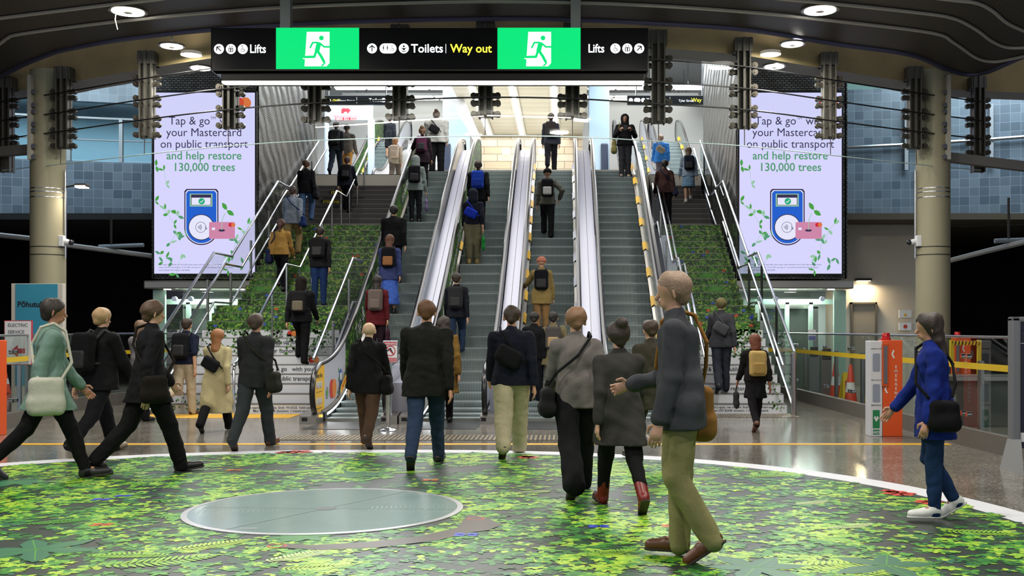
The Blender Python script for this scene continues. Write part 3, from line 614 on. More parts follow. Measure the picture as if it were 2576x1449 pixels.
def tower(x0, x1, px0, px1, side):
    sg = 1 if side == 'left' else -1
    t = thing('lift_tower', ((x0+x1)/2, 29, 2.6), 'tall lift tower wrapped in grey woven metal mesh on the %s side' % side, 'lift tower')
    MB().box((x0+.12, TY+.12, 2.85), (x1-.12, 33, 12.3)).build('core', slate, t)
    q = MB(); q.box((x0, TY, 2.78), (x1, TY+.05, 12.3)); xs = x1 if side == 'left' else x0
    q.box((xs-.03, TY, 2.78), (xs+.03, 33, 12.3)); q.box((x0+x1-xs-.03, TY, 2.78), (x0+x1-xs+.03, 33, 12.3)); q.build('mesh_cladding', cladm, t)
    MB().bbox((x0-.1, TY-.35, 2.52), (x1+.1, 33, 2.72), .03).build('canopy', ssteel, t)
    for k in range(3): 
        xx = x0+.4+k*(x1-x0-.8)/2; MB().lathe((xx, TY-.36+.25, 2.5), [(.09, 0), (.09, .02)], 14).build('downlight', emis('downlight_face', (1, .95, .85), 4), t)
    # glazed lobby under the tower
    lo = thing('lift_lobby', ((x0+x1)/2, 27, 0), 'glazed lift lobby with mint frosted panels under the %s mesh tower' % side, 'lift')
    MB().box((x0, 28.8, 0), (x1, 29, 2.52)).build('back_wall', mat('lobby_grey', '#b7bbb7', .5), lo)
    xe = x0 if side == 'left' else x1
    MB().bbox((min(xe, xe+sg*.3), TY, 0), (max(xe, xe+sg*.3), TY+.1, 2.5), .01).build('frosted_panel', mint, lo)
    q = MB(); q.box((x0+.05, TY+.25, 2.15), (x1-.05, TY+.35, 2.28)); 
    for f_ in (.3, .52, .8): xx = x0+(x1-x0)*f_ if sg > 0 else x1-(x1-x0)*f_; q.box((xx-.05, TY+.25, 0), (xx+.05, TY+.35, 2.2))
    q.build('door_frame', mint, lo)
    xa, xb = (x0+.9, x0+1.75) if sg > 0 else (x1-1.75, x1-.9)
    q = MB(); q.box((xa-.35, TY+.6, 0), (xa-.2, TY+.8, 2.1)); q.box((xb+.2, TY+.6, 0), (xb+.35, TY+.8, 2.1)); q.box((xa-.35, TY+.6, 2.05), (xb+.35, TY+.8, 2.2)); q.build('lift_frame', ssteel, lo)
    MB().box((xa-.2, TY+.75, 0), (xb+.2, TY+.8, 2.05)).build('lift_door', mat('lift_door_grey', '#6d716e', .3, .5), lo)
    MB().quad((x0, TY-.02, 0), (x1, TY-.02, 0), (x1, TY-.02, 2.5), (x0, TY-.02, 2.5)).build('glass_pane', lgl, lo)
    for xx, z in ((x0+.55, 2.28), (x0+.95, 2.28), (x1-.6, 2.28), (x0+.55, .95), (x1-.6, .95), (x0+.55, .3)):
        MB().cyl((xx, TY-.08, z), (xx, TY+.02, z), .06).build('glass_fixing', chrome, lo, smooth=True)
    xn = x0+.62 if sg > 0 else x1-.95
    MB().box((xn, TY-.06, 1.25), (xn+.19, TY-.05, 1.52)).build('notice', white, lo); MB().box((xn+.01, TY-.064, 1.26), (xn+.18, TY-.06, 1.36)).build('notice_print', mat('notice_purple', '#6b6fb5', .5), lo)
    area('lobby_light', ((x0+x1)/2, 27.4, 2.4), 1.6, 90, (.95, 1, .95), size_y=1.5)
    area('canopy_light', ((x0+x1)/2, TY-.2, 2.45), .3, 14, (1, .95, .85))
tower(-10.2, -7.6, 393, 645, 'left'); tower(4.28, 6.98, 1858, 2114, 'right')
screen(393, 645, None, 'left'); screen(1858, 2114, None, 'right')
wlp = W(2170, 703, 28.95); t = thing('wall_light', wlp, 'small warm wall light over the beige service door', 'lamp')
MB().bbox((wlp.x-.2, 28.75, wlp.z-.04), (wlp.x+.2, 29.0, wlp.z+.03), .01).build('housing', darkmetal, t); MB().box((wlp.x-.17, 28.78, wlp.z-.05), (wlp.x+.17, 28.97, wlp.z-.04)).build('diffuser', emis('warm_face', (1, .85, .6), 6), t)
area('lamp_light', (wlp.x, 28.8, wlp.z-.08), .3, 28, (1, .78, .5), size_y=.12, parent=t, rot=(-.25, 0, 0))

# ================================================================== escalators
T30 = math.tan(math.radians(30)); EYB, EZT = 19.4, 6.1
def eh(y, yb=EYB, z0=0., z1=EZT):                 # height of the step line
    k = .35; a = (y-yb)*T30
    def sp_(v): return k*math.log1p(math.exp(min(v/k, 40)))
    return z0+sp_(a)-sp_(a-(z1-z0))
m, nt, b, N, L = nodes('grooved_step')
tc = N('TexCoord'); sx = N('SeparateXYZ'); L(tc.outputs['Object'], sx.inputs[0]); mm = N('Math'); mm.operation = 'MULTIPLY'; mm.inputs[1].default_value = 34; L(sx.outputs[0], mm.inputs[0]); fr = N('Math'); fr.operation = 'FRACT'; L(mm.outputs[0], fr.inputs[0])
r = N('ValToRGB'); ramp(r, [(0, S('#4a5252')), (.38, S('#545d5d')), (.5, S('#a4b1b0')), (1, S('#a4b1b0'))]); L(fr.outputs[0], r.inputs[0]); L(r.outputs[0], b.inputs['Base Color']); b.inputs['Roughness'].default_value = .45; b.inputs['Metallic'].default_value = .25
stepm = m
bwhite = mat('white_balustrade_panel', '#c4c6d2', .2, 0, 0, .6); deckm = mat('white_metal_deck', '#a3a5b6', .3, .3)
skirt = mat('dark_skirt', '#4a4c4c', .3, .7); stick = mat('sticker_yellow', '#e6b52a', .5); stick_red = mat('sticker_red', '#c8361f', .5); stick_tan = mat('sticker_tan', '#b9a48e', .5)
led = emis('led_strip', (.92, .97, 1), 5); glassb = glass('balustrade_glass', (.86, .93, .93), 1.0)
class Esc: pass
def escalator(xc, yb, z0, z1, label, left='white', right='white', detail=True, ynew=None, stickers=None):
    E = Esc(); h = lambda y: eh(y, yb, z0, z1)
    ytop = yb+(z1-z0)/T30
    y0 = yb-2.0 if ynew is None else ynew; y1 = ytop+1.5
    root = thing('escalator', (xc, yb, z0), label, 'escalator', None)
    # steps
    n = int((y1-.6-(yb-1.4))/.4); me = None
    for i in range(n):
        ys = yb-1.4+.4*i; zt = h(ys+.2); 
        if me is None:
            q = MB(); q.T = Matrix.Translation((0, ys, zt)); a5, b5 = xc-.5, xc+.5
            prof = [(.405, 0), (.0, 0), (.0, -.02), (.012, -.05), (.035, -.10), (.055, -.17), (.06, -.245), (.405, -.245)]
            q.add([(a5, p_, z_) for p_, z_ in prof]+[(b5, p_, z_) for p_, z_ in prof], [(i_, i_+8, (i_+1) % 8+8, (i_+1) % 8) for i_ in range(8)], 0); q.box((a5, -.004, -.022), (b5, .03, .002), 1)
            s0 = q.build('step', [stepm, mat('step_nosing', '#858f8e', .4, .5)], root); me = s0; l0 = Vector((0, ys, zt))
        else:
            c = s0.copy(); COL.objects.link(c); c.parent = root; c.location = Vector((0, ys, zt))-l0
    # balustrades, handrails, skirts
    ys = [y0+.42+.02]+[y0+.42+.1+(y1-.42-y0-.42-.1)*i/60 for i in range(61)]
    for sd, kind in ((-1, left), (1, right)):
        x = xc+sd*.565; hr = xc+sd*.585
        nl = [(y0+.42-.40*math.cos(a), .5-.40*math.sin(a), .5+.40*math.sin(a)) for a in [math.pi/2*i/8 for i in range(9)]]
        lo, hi = [], []
        for y, a, c in nl: lo.append((y, z0+max(a, .16))); hi.append((y, z0+c))
        for y in ys[1:]: lo.append((y, max(h(y)+.16, z0+.16))); hi.append((y, h(y)+.90))
        for i in range(1, 9):
            a = math.pi/2*i/8; yy = y1-.42+.40*math.sin(a); lo.append((yy, z1+max(.5-.4*math.cos(a), .16))); hi.append((yy, z1+.5+.4*math.cos(a)))
        q = MB()
        mats = [bwhite, stick, veg] if kind == 'veg' else [glassb, bwhite, veg] if kind == 'glass' else [bwhite, bwhite, mat('mirror_panel', '#c9cfcb', .12, .4)]
        for (ya, za), (yb_, zb), (yc, zc), (yd, zd) in zip(lo[:-1], lo[1:], hi[:-1], hi[1:]):
            mi = 0
            if kind == 'veg': mi = 1 if ya < y0+.62 else (0 if ya < yb+.35 else 2)
            elif kind == 'mirror': mi = 2
            for dx in (-.012, .012): q.quad((x+dx, ya, za), (x+dx, yb_, zb), (x+dx, yd, zd), (x+dx, yc, zc), mi)
        q.build('balustrade_panel', mats, root)
        path = [(hr, y0+.7, z0+.10), (hr, y0+.42, z0+.09)]+[(hr, y0+.42-.42*math.sin(a), z0+.5-.41*math.cos(a)) for a in [math.pi*i/14 for i in range(1, 14)]]
        path += [(hr, y, h(y)+.93) for y in ys[1:]]+[(hr, y1-.42+.42*math.sin(a), z1+.5+.42*math.cos(a)) for a in [math.pi*i/12 for i in range(1, 11)]]
        MB().tube(path, .046, 10, flat=.7).build('handrail', rubber, root, smooth=True)
        trail = [(hr, p[1], p[2]-.055) for p in path[14:-8]]
        q = MB(); q.tube(trail, .03, 6); q.build('handrail_guide', chrome, root)
        # inner skirt deck
        q = MB(); ysk = [y0+.55]+ys[2:]
        for a, c in zip(ysk[:-1], ysk[1:]):
            xi, xo = xc+sd*.505, xc+sd*.60; za, zb = max(h(a), z0)+.16, max(h(c), z0)+.16
            q.quad((xi, a, za-.04), (xi, c, zb-.04), (xo, c, zb+.02), (xo, a, za+.02), 0); q.quad((xi, a, za-.35), (xi, c, zb-.35), (xi, c, zb-.04), (xi, a, za-.04), 1)
        q.build('skirt_deck', [ssteel, skirt], root)
        if detail:
            q = MB()
            for a, c in zip(ysk[1:10], ysk[2:11]): q.quad((xc+sd*.503, a, max(h(a), z0)+.05), (xc+sd*.503, c, max(h(c), z0)+.05), (xc+sd*.503, c, max(h(c), z0)+.09), (xc+sd*.503, a, max(h(a), z0)+.09))
            q.build('led_strip', led, root)
        if stickers and stickers[0 if sd < 0 else 1]:
            ns, kind2 = stickers[0 if sd < 0 else 1]; first = None
            for i in range(ns):
                yy = yb+.9+(ytop-yb-1.2)*i/(ns-1); zz = h(yy)+.135
                if first is None:
                    q = MB(); nx = -sd*.008; xi, xo = xc+sd*.50, xc+sd*.59
                    q.quad((xi+nx, yy, zz-.0), (xi+nx, yy+.36, zz+.36*T30), (xo+nx, yy+.36, zz+.36*T30+.07), (xo+nx, yy, zz+.07), 0)
                    first = q.build('sticker', [stick if kind2 == 'y' else bwhite], root); f0 = Vector((0, yy, zz))
                    if kind2 == 'y':
                        u = Vector((0, 1, T30)).normalized(); v = Vector((xo-xi, 0, .07)).normalized()
                        txt('KEEP LEFT', Vector((xi+nx, yy+.03, zz+.03*T30))+v*.02, u, v, .075, stick_red, first, align='LEFT', bold=.02, lift=.004 if sd > 0 else -.004)
                else: dup(first, root, Vector((0, yy, zz))-f0)
    # front feet and landing plate
    for sd in (-1, 1):
        q = MB(); xa, xb = sorted((xc+sd*.52, xc+sd*.79)); q.prism([(xa, y0-.02, z0), (xa, y0+.95, z0), (xa, y0+.95, z0+.17), (xa, y0+.25, z0+.17), (xa, y0-.02, z0+.13)], (xb-xa, 0, 0)); q.build('newel_base', ssteel, root)
        MB().box((xc+sd*.585-.05 if sd > 0 else xc-.75, y0-.026, z0+.05), (xc+sd*.585+.03 if sd > 0 else xc-.66, y0-.02, z0+.11)).build('sensor', black, root)
    MB().box((xc-.52, y0-.9, z0), (xc+.52, yb-1.38, z0+.006)).build('landing_plate', mat('landing_metal', '#55585a', .3, .7), root)
    MB().box((xc-.5, yb-1.46, z0+.004), (xc+.5, yb-1.36, z0+.02)).build('comb', mat('comb_plate', '#8b8b80', .4, .6), root)
    if detail: MB().box((xc-.506, y0+.3, z0+.09), (xc-.50, y0+.36, z0+.13)).build('indicator', emis('amber', (1, .45, .03), 5), root)
    root['h'] = 0; E.root = root; E.h = h; E.xc = xc; del root['h']; return E
EX = [-3.49, -1.88, -.29, 1.33]
labs = ['far left escalator beside the wide stairs, green printed side reading Tap & go', 'second escalator from the left with green printed left side', 'third escalator from the left with yellow stickers on its left skirt', 'far right escalator beside the narrow stairs']
ESC = [escalator(EX[0], EYB, 0, EZT, labs[0], 'veg', 'white', stickers=((3, 'y'), None)), escalator(EX[1], EYB, 0, EZT, labs[1], 'veg', 'white', stickers=((5, 'y'), (8, 'y'))),
       escalator(EX[2], EYB, 0, EZT, labs[2], 'white', 'mirror', stickers=((12, 'y'), (10, 't'))), escalator(EX[3], EYB, 0, EZT, labs[3], 'white', 'mirror', stickers=((9, 'y'), (9, 'y')))]
# print on the inner sides of the printed balustrades
inc_u = Vector((0, 1, T30)).normalized(); inc_v = Vector((0, -T30, 1)).normalized()
scrw = mat('print_white', '#d6dad6', .4)
for i in (0, 1):
    x = EX[i]-.565+.016; r_ = ESC[i].root
    for yy in (20.9, 24.6): txt('Tap & go', Vector((x, yy, eh(yy)+.40)), inc_u, inc_v, .42, scrw, r_, align='LEFT', bold=.01)
    for yy in (22.6, 27.0): txt('on public transport', Vector((x, yy-.2, eh(yy-.2)+.40)), inc_u, inc_v, .34, scrw, r_, align='LEFT', bold=.01)
x = EX[0]-.565+.014; r_ = ESC[0].root; y0 = EYB-2
pic = [mat('safety_black', '#1d1d1d', .5), mat('safety_white', '#e3e3dd', .5), mat('disc_red', '#c8392e', .4), mat('disc_orange', '#d9813a', .4), mat('reader_blue', '#2a5fae', .4), mat('leaf_print', '#4f9a3b', .5), stick, stick_red, mat('reader_pink', '#b5714f', .5)]
fl = Flat((x, y0, 0), (0, 1, 0), (0, 0, 1), pic, .002)
for a in range(4):
    for c in range(2):
        fl.disc(.17+a*.11, .62-c*.27, .05, 1, 1, 16, .065); fl.stroke([(.17+a*.11, .65-c*.27), (.165+a*.11, .60-c*.27), (.19+a*.11, .57-c*.27)], .016, 0, 2); fl.rect(.13+a*.11, .50-c*.27, .21+a*.11, .51-c*.27, 0, 2)
fl.disc(.93, .45, .06, 5, 1); fl.ring(.93, .45, .1, .012, 0, 1); fl.disc(1.3, .5, .17, 2, 1); fl.disc(1.5, .5, .17, 3, 2)
fl.rrect(1.93, .28, 2.15, .82, .1, 4, 2); fl.disc(2.04, .4, .08, 1, 3); fl.rect(1.97, .62, 2.11, .75, 1, 3); fl.rrect(2.1, .35, 2.3, .5, .02, 8, 4)
for a, c, an in ((1.85, .6, 1), (1.9, .75, 2), (2.35, .7, .5), (2.4, .5, 2.5), (1.85, .4, 3), (2.5, .85, 1.2)): fl.leaf(a, c, .12, .05, an, 5, 2)
fl.build('safety_print', r_)
txt('Safety First', (x, y0+.36, .74), (0, 1, 0), (0, 0, 1), .10, pic[0], r_, bold=.02)
u = Vector((0, 1, .42)).normalized(); v = Vector((0, -.42, 1)).normalized()
o = Vector((EX[0]-.49, EYB-.2, eh(EYB-.2)+.19))
q = MB(); q.quad(o, o+u*1.7, o+u*1.7+v*.14, o+v*.14); q.build('caution_sticker', stick, r_); txt('CAUTION: HOLD THE HANDRAIL', o+u*.08+v*.04, u, v, .095, stick_red, r_, align='LEFT', bold=.02)
# white decks between neighbouring escalators, outer cladding
for i, (xa, xb) in enumerate(((EX[0]+.64, EX[1]-.64), (EX[1]+.64, EX[2]-.64), (EX[2]+.64, EX[3]-.64))):
    q = MB(); t = thing('escalator_deck', ((xa+xb)/2, 20, 0), 'sloping white metal deck between the %s and %s escalators' % (ORD[i], ORD[i+1]), 'deck')
    yy = [EYB-1.55]+[EYB-1+.35*k for k in range(36)]
    for a, c in zip(yy[:-1], yy[1:]):
        for x0_, x1_ in ((xa, (xa+xb)/2-.006), ((xa+xb)/2+.006, xb)): q.quad((x0_, a, eh(a)+.62), (x1_, a, eh(a)+.62), (x1_, c, eh(c)+.62), (x0_, c, eh(c)+.62), 0)
        q.quad((xa, a, eh(a)+.61), (xb, a, eh(a)+.61), (xb, c, eh(c)+.61), (xa, c, eh(c)+.61), 1)
    q.quad((xa, yy[0], 0), (xb, yy[0], 0), (xb, yy[0], eh(yy[0])+.62), (xa, yy[0], eh(yy[0])+.62), 0)
    q.build('deck_panel', [deckm, skirt], t)
for xx, side in ((EX[0]-.75, 'left'), (EX[3]+.75, 'right')):
    q = MB(); t = thing('escalator_cladding', (xx, 20, 0), 'steel cladding along the %s flank of the escalators' % side, 'cladding')
    yy = [EYB-1+.35*k for k in range(34)]; s_ = 1 if side == 'left' else -1
    for a, c in zip(yy[:-1], yy[1:]):
        q.quad((xx, a, max(eh(a)-1, 0)), (xx, c, max(eh(c)-1, 0)), (xx, c, eh(c)+.60), (xx, a, eh(a)+.60)); q.quad((xx, a, eh(a)+.60), (xx, c, eh(c)+.60), (xx+s_*.14, c, eh(c)+.62), (xx+s_*.14, a, eh(a)+.62))
    q.build('panel', ssteel, t)
# upper flight to the street
for xc, lb in ((-7.1, 'short upper escalator on the left of the concourse with green printed side'), (2.65, 'left one of the two upper escalators on the right of the concourse'), (4.15, 'right one of the two upper escalators on the right of the concourse')):
    escalator(xc, 38.6, 6.1, 9.4, lb, 'veg' if xc < 0 else 'white', 'glass' if xc > 4 else 'white', detail=False, stickers=((5, 'y'), None) if xc < 0 else (None, (5, 'y')))

# ================================================================== stairs
SY, TR, RI = 19.6, .30, .17
FLT = [(SY, 0, 12), (SY+11*TR+1.2+.3, 12*RI, 13), (0, 25*RI, 11)]
FLT[2] = (FLT[1][0]+12*TR+1.2+.3, 25*RI, 11)
def stair_z(y):
    z = 0
    for ys, z0, n in FLT:
        if y >= ys: z = z0+min(n, int((y-ys)/TR)+1)*RI
    return z
def stair_line(y):                                 # nosing line with landings
    z = 0
    for ys, z0, n in FLT:
        if y >= ys-.3: z = max(z, z0+min(max((y-ys+.3)/TR, 0), n)*RI)
    return z
stone = mat('dark_granite', '#3b3836', .5, noise_amt=.3, nscale=25); nose = mat('nosing_edge', '#7c7a74', .4, .4)
veg2 = veg_mat('leafy_stair_print', 25., [(0, S('#12290f')), (.25, S('#265018')), (.5, S('#3f7d28')), (.75, S('#5c9a33')), (1, S('#a0c048'))])
rwhite = mat('riser_white', '#cfd2d8', .5); ink = mat('print_ink', '#30323a', .5)
SL = {}
def stairs(name, x0, x1, label, nwhite):
    root = thing(name, ((x0+x1)/2, SY, 0), label, 'stairs'); SL[name] = root
    for fi, (ys, z0, n) in enumerate(FLT):
        q = MB(); yend = FLT[fi+1][0] if fi < 2 else 31.95
        for i in range(n):
            y = ys+i*TR; z = z0+i*RI; mi = 0 if fi == 0 and i < nwhite else 1 if fi < 2 else 2
            yn = y+TR if i < n-1 else yend
            q.quad((x0, y, z), (x1, y, z), (x1, y, z+RI-.012), (x0, y, z+RI-.012), mi); q.quad((x0, y-.004, z+RI-.012), (x1, y-.004, z+RI-.012), (x1, y-.004, z+RI), (x0, y-.004, z+RI), 3)
            q.quad((x0, y-.004, z+RI), (x1, y-.004, z+RI), (x1, yn, z+RI), (x0, yn, z+RI), 2)
        # closed sides
        for x in (x0, x1):
            pts = [(x, ys, 0)]
            for i in range(n): pts += [(x, ys+i*TR, z0+i*RI), (x, ys+i*TR, z0+(i+1)*RI)]
            pts += [(x, yend, z0+n*RI), (x, yend, 0)]; q.poly(pts, 2)
        q.build('flight', [rwhite, veg2, stone, nose], root)
    # ivy hanging over the last white risers, small sprigs on the lowest
    iv = MB(); rr = random.Random(int(x0*10)+40); mats = [mat('ivy_dark', '#33612b', .6), mat('ivy_green', '#66964a', .6)]
    def lf(x, z, y, s_):
        a = rr.uniform(0, 6.28); iv.poly([(x+s_*math.cos(a+k)*w_, y-.006, z+s_*math.sin(a+k)*w_) for k, w_ in ((0, 1), (.9, .6), (2.2, .7), (3.4, .5), (5.2, .65))], rr.randint(0, 1))
    for k in range(46):
        x = rr.uniform(x0+.1, x1-.1); d = rr.random()**2*.55
        for j in range(int(4+d*26)):
            zz = nwhite*RI-rr.random()*(.06+d); i = max(0, int(zz/RI)); lf(min(max(x+rr.gauss(0, .06), x0+.05), x1-.05), zz, SY+i*TR, rr.uniform(.02, .045))
    for xx in ((x0+.3, x0+.55, x0+1.4, x0+.7) if x1-x0 > 2 else (x1-.1, x1-.2, x1-.12)):
        for j in range(14):
            zz = rr.uniform(.05, .75) if x1-x0 < 2 else rr.uniform(.05, .33); i = int(zz/RI); lf(xx+rr.gauss(0, .05), zz, SY+i*TR, rr.uniform(.015, .035))
    iv.build('ivy_print', mats, root)['kind'] = 'stuff'
    # flowers in the foliage risers
    fw = MB(); fm = [mat('print_red', '#b24a2c', .6), mat('print_blue', '#3c55a8', .6)]
    for k in range(26):
        fi = rr.randint(0, 1); i = rr.randint(nwhite if fi == 0 else 0, FLT[fi][2]-1); x = rr.uniform(x0+.1, x1-.1); y = FLT[fi][0]+i*TR-.007; z = FLT[fi][1]+i*RI+rr.uniform(.05, .12)
        fw.poly([(x+.045*math.cos(a), y, z+.03*math.sin(a)) for a in (0, .8, 1.6, 2.4, 3.2, 4, 4.8, 5.6)], k % 2)
    fw.build('flower_print', fm, root)['kind'] = 'stuff'
    # fern print
    fn = MB()
    for cx, fi, i0 in (((x0+.35, 1, 2), (x0+1.1, 1, 5)) if x1-x0 > 2 else ((x0+1.0, 1, 2), (x0+.9, 1, 4), (x0+.3, 1, 8))):
        for j in range(9):
            a = math.pi*j/8; Lf = rr.uniform(.35, .5)
            for s_ in range(14):
                d = Lf*s_/14; x = cx+d*math.cos(a); zz = FLT[fi][1]+i0*RI+.05+d*abs(math.sin(a))*.8; i = int((zz-FLT[fi][1])/RI)
                if x < x0+.03 or x > x1-.05: continue
                y = FLT[fi][0]+i*TR-.006-.0004*j-.0001*s_; w_ = .02*(1-s_/15)
                zl, zh = max(zz-.03, FLT[fi][1]+i*RI+.004), min(zz+.03, FLT[fi][1]+(i+1)*RI-.014)
                if zh > zl: fn.poly([(x-w_, y, zl), (x+w_*.3, y, zl), (x+w_, y, zh), (x-w_*.2, y, zh)])
    fn.build('fern_print', mat('fern_print_green', '#4f8f3a', .6), root)['kind'] = 'stuff'
    return root
sl = stairs('staircase', -7.4, -4.6, 'wide left stairs with white lower risers and foliage printed risers', 9)
sr = stairs('staircase', 2.5, 4.05, 'narrow right stairs with white lower risers and foliage printed risers', 9)
def rt(root, s_, x, i, size, align='CENTER', dz=.05, m_=None, f_=0): txt(s_, (x, FLT[f_][0]+i*TR, FLT[f_][1]+i*RI+dz), (1, 0, 0), (0, 0, 1), size, m_ or ink, root, align=align, bold=.008, lift=.006)
rt(sl, 'Step up for a', -5.60, 7, .115); rt(sl, 'greener tomorrow', -5.62, 6, .115); rt(sl, 'Tap & go   with your card on', -5.1, 4, .115); rt(sl, 'public transport', -5.1, 3, .115); rt(sl, '130,000 trees', -6.35, 1, .14); rt(sl, 'T&Cs apply, see website. Ends 19/10/25. Valid once.', -5.2, 0, .06, dz=.09); rt(sl, 'Max USD $260K donation. 1 transit excepted.', -5.1, 0, .06, dz=.03)
rt(sr, 'Step up for a greener tomorrow', 3.2, 7, .105); rt(sr, 'Tap & go on public transport', 3.2, 4, .105); rt(sr, 'and help restore trees', 3.2, 2, .105); rt(sr, 'T&Cs apply, see website. Ends 19/10/25. Valid once.', 3.25, 0, .055, dz=.10); rt(sr, 'Max USD $260K donation. 1 transit excepted.', 3.2, 0, .055, dz=.04)
for rx, i in ((-5.6, 8), (-4.95, 5)):
    for dx, mm_ in ((0, pic[2]), (.085, pic[3])): q = MB(); q.poly([(rx+dx+.06*math.cos(a*.4), SY+i*TR-.006-dx*.01, i*RI+.085+.06*math.sin(a*.4)) for a in range(16)]); q.build('round_print', mm_, sl)
q = MB(); q.poly([(3.75+.06*math.cos(a*.4), SY+3*TR-.006, 3*RI+.085+.06*math.sin(a*.4)) for a in range(16)]); q.build('round_print', pic[3], sr)
syel = mat('step_label_yellow', '#f0dc2c', .5)
for s_, i, x in (('STEP ONE:', 5, -6.95), ('STEP TWO:', 7, -6.85), ('STEP THREE:', 9, -6.8)):
    y, z = FLT[2][0]+i*TR, FLT[2][1]+i*RI; MB().box((x-.06, y-.003, z+.03), (x+.66 if len(s_) < 10 else x+.8, y-.001, z+.152)).build('step_label', black, sl); rt(sl, s_, x, i, .105, 'LEFT', .055, syel, 2)
for s_, i, x in (('Tag on and off, every trip', 4, -7.1), ('Avoid a $150 infringement', 6, -7.0), ('Keep your card safe', 8, -6.8)): rt(sl, s_, x, i, .11, 'LEFT', .04, black, 2)

# ---- handrails and glass beside the stairs
Y0s, Y1s = SY-.35, FLT[2][0]+10*TR+.2
def railpath(x, dz, ya, yb, n=60): return [(x, ya+(yb-ya)*i/n, stair_line(ya+(yb-ya)*i/n)+dz) for i in range(n+1)]
kn = sorted(set([SY-.3, SY, FLT[1][0]-1.5, FLT[1][0]-.3, FLT[2][0]-1.5, FLT[2][0]-.3, Y1s]))
def knpath(x, dz, ya=None, yb=None):
    ks = [k for k in kn if (ya is None or k >= ya) and (yb is None or k <= yb)]
    if ya is not None: ks = [ya]+ks
    if yb is not None: ks = ks+[yb]
    return [(x, k, stair_line(k)+dz) for k in ks]
post_g = mat('satin_post', '#8d8f8e', .3, .8)
def glassrail(x, xi, label, ya, yb, dark_posts=False, top=1.12, inner=True):
    t = thing('stair_balustrade', (x, ya, 0), label, 'balustrade')
    P = knpath(x, top, ya, yb); MB().tube(P, .03, 8).build('top_rail', steel, t, smooth=True)
    if inner: MB().tube(knpath(xi, .88, ya, yb), .027, 8).build('handrail', chrome, t, smooth=True)
    q = MB(); Q = knpath(x, .02, ya, yb)
    for a, b_, c, d_ in zip(Q[:-1], Q[1:], P[1:], P[:-1]): q.quad(a, b_, (c[0], c[1], c[2]-.04), (d_[0], d_[1], d_[2]-.04))
    q.build('glass_pane', clear if not dark_posts else glass('smoked_glass', (.72, .82, .78), 1.), t)
    MB().tube([(p[0], p[1], p[2]+.05) for p in Q], .025, 6).build('stringer_trim', steel, t)
    y = ya+.1
    while y < yb:
        z = stair_line(y); MB().bbox((x-.02, y-.04, z-.1), (x+.02, y+.04, z+.75 if not dark_posts else z+1.05), .006).build('post', post_g if not dark_posts else mat('dark_post', '#3a3a38', .3, .7), t); y += 1.55
    return t
glassrail(-7.45, -7.22, 'glass balustrade with two steel rails on the left edge of the wide stairs', SY-.3, Y1s)
glassrail(-4.5, -4.62, 'pale glass balustrade between the wide stairs and the escalators', SY-.3, FLT[1][0]-.6, top=1.0, inner=False)
glassrail(2.42, 2.55, 'pale glass balustrade between the escalators and the narrow stairs', SY-.3, Y1s-3, top=1.0)
glassrail(4.12, 3.92, 'smoked glass balustrade with dark posts on the right edge of the narrow stairs', SY-.3, Y1s, True)
t = thing('centre_handrail', (-5.92, SY, 0), 'free standing steel handrail up the middle of the wide stairs', 'handrail')
P = knpath(-5.92, .87, SY-.15, Y1s-.2); P = [(-5.92, SY-.32, .02), (-5.92, SY-.32, .80), (-5.92, SY-.28, .87)]+P
MB().tube(P, .026, 8).build('rail', chrome, t, smooth=True)
y = SY+1.1
while y < Y1s:
    z = stair_line(y); MB().tube([(-5.92, y, stair_z(y)-.02), (-5.92, y, z+.86)], .02, 8).build('post', steel, t); y += 1.12
q = MB(); q.tube([(4.1, SY-.35, 0), (4.1, SY-.35, 1.1)], .05, 10); q.build('newel_post', steel, thing('stair_post', (4.1, SY-.35, 0), 'steel end post at the foot of the narrow right stairs', 'post'))
q = MB(); q.tube([(-7.65, SY-.35, 0), (-7.65, SY-.35, 1.0)], .05, 10); q.build('newel_post', steel, thing('stair_post', (-7.65, SY-.35, 0), 'steel end post at the foot of the wide left stairs', 'post'))
# ================================================================== main hanging sign
MY = 16.0; k = MY/F
p0, p1 = W(530, 178, MY), W(1632, 70, MY)
sg = thing('exit_sign', ((p0.x+p1.x)/2, MY, p0.z), 'large black illuminated overhead sign with two green running man panels', 'sign')
MB().bbox((p0.x, MY, p0.z), (p1.x, MY+.45, p1.z), .015).build('sign_box', mat('sign_gloss_black', '#0a0b10', .18), sg)
MB().box((p0.x+.02, MY-.01, p0.z+.0), (p1.x-.02, MY+.2, p0.z+.02)).build('lower_edge', darkmetal, sg)
for x in (720, 1448):
    q = W(x, 70, MY+.2); MB().box((q.x-.075, MY+.13, p1.z-.02), (q.x+.075, MY+.28, 6.5)).build('hanger', mat('hanger_grey', '#aeb0b0', .4, .3), sg)
b0, b1 = W(563, 213, MY+.25), W(1619, 180, MY+.25)
MB().bbox((b0.x, MY+.12, b0.z+.03), (b1.x, MY+.5, p0.z), .01).build('light_housing', mat('dark_housing', '#26221e', .4, .3), sg)
MB().bbox((b0.x, MY+.14, b0.z+.005), (b1.x, MY+.3, b0.z+.035), .01).build('light_strip', emis('strip_glow', (1, .96, .9), 8), sg)
area('sign_strip', ((b0.x+b1.x)/2, MY+.22, b0.z-.05), b1.x-b0.x, 160, (1, .96, .9), size_y=.12, parent=sg)
SGM = [emis('exit_green', (0, .88, .22), .70), emis('sign_white', (.93, .96, 1), 1.5), emis('sign_yellow', (1, .93, .06), 1.25), mat('sign_ink', '#0a0b10', .5)]
fl = Flat((p0.x, MY, p0.z), (1, 0, 0), (0, 0, 1), SGM, .004)
U = lambda px: (px-530)*k; V = lambda py: (178-py)*k
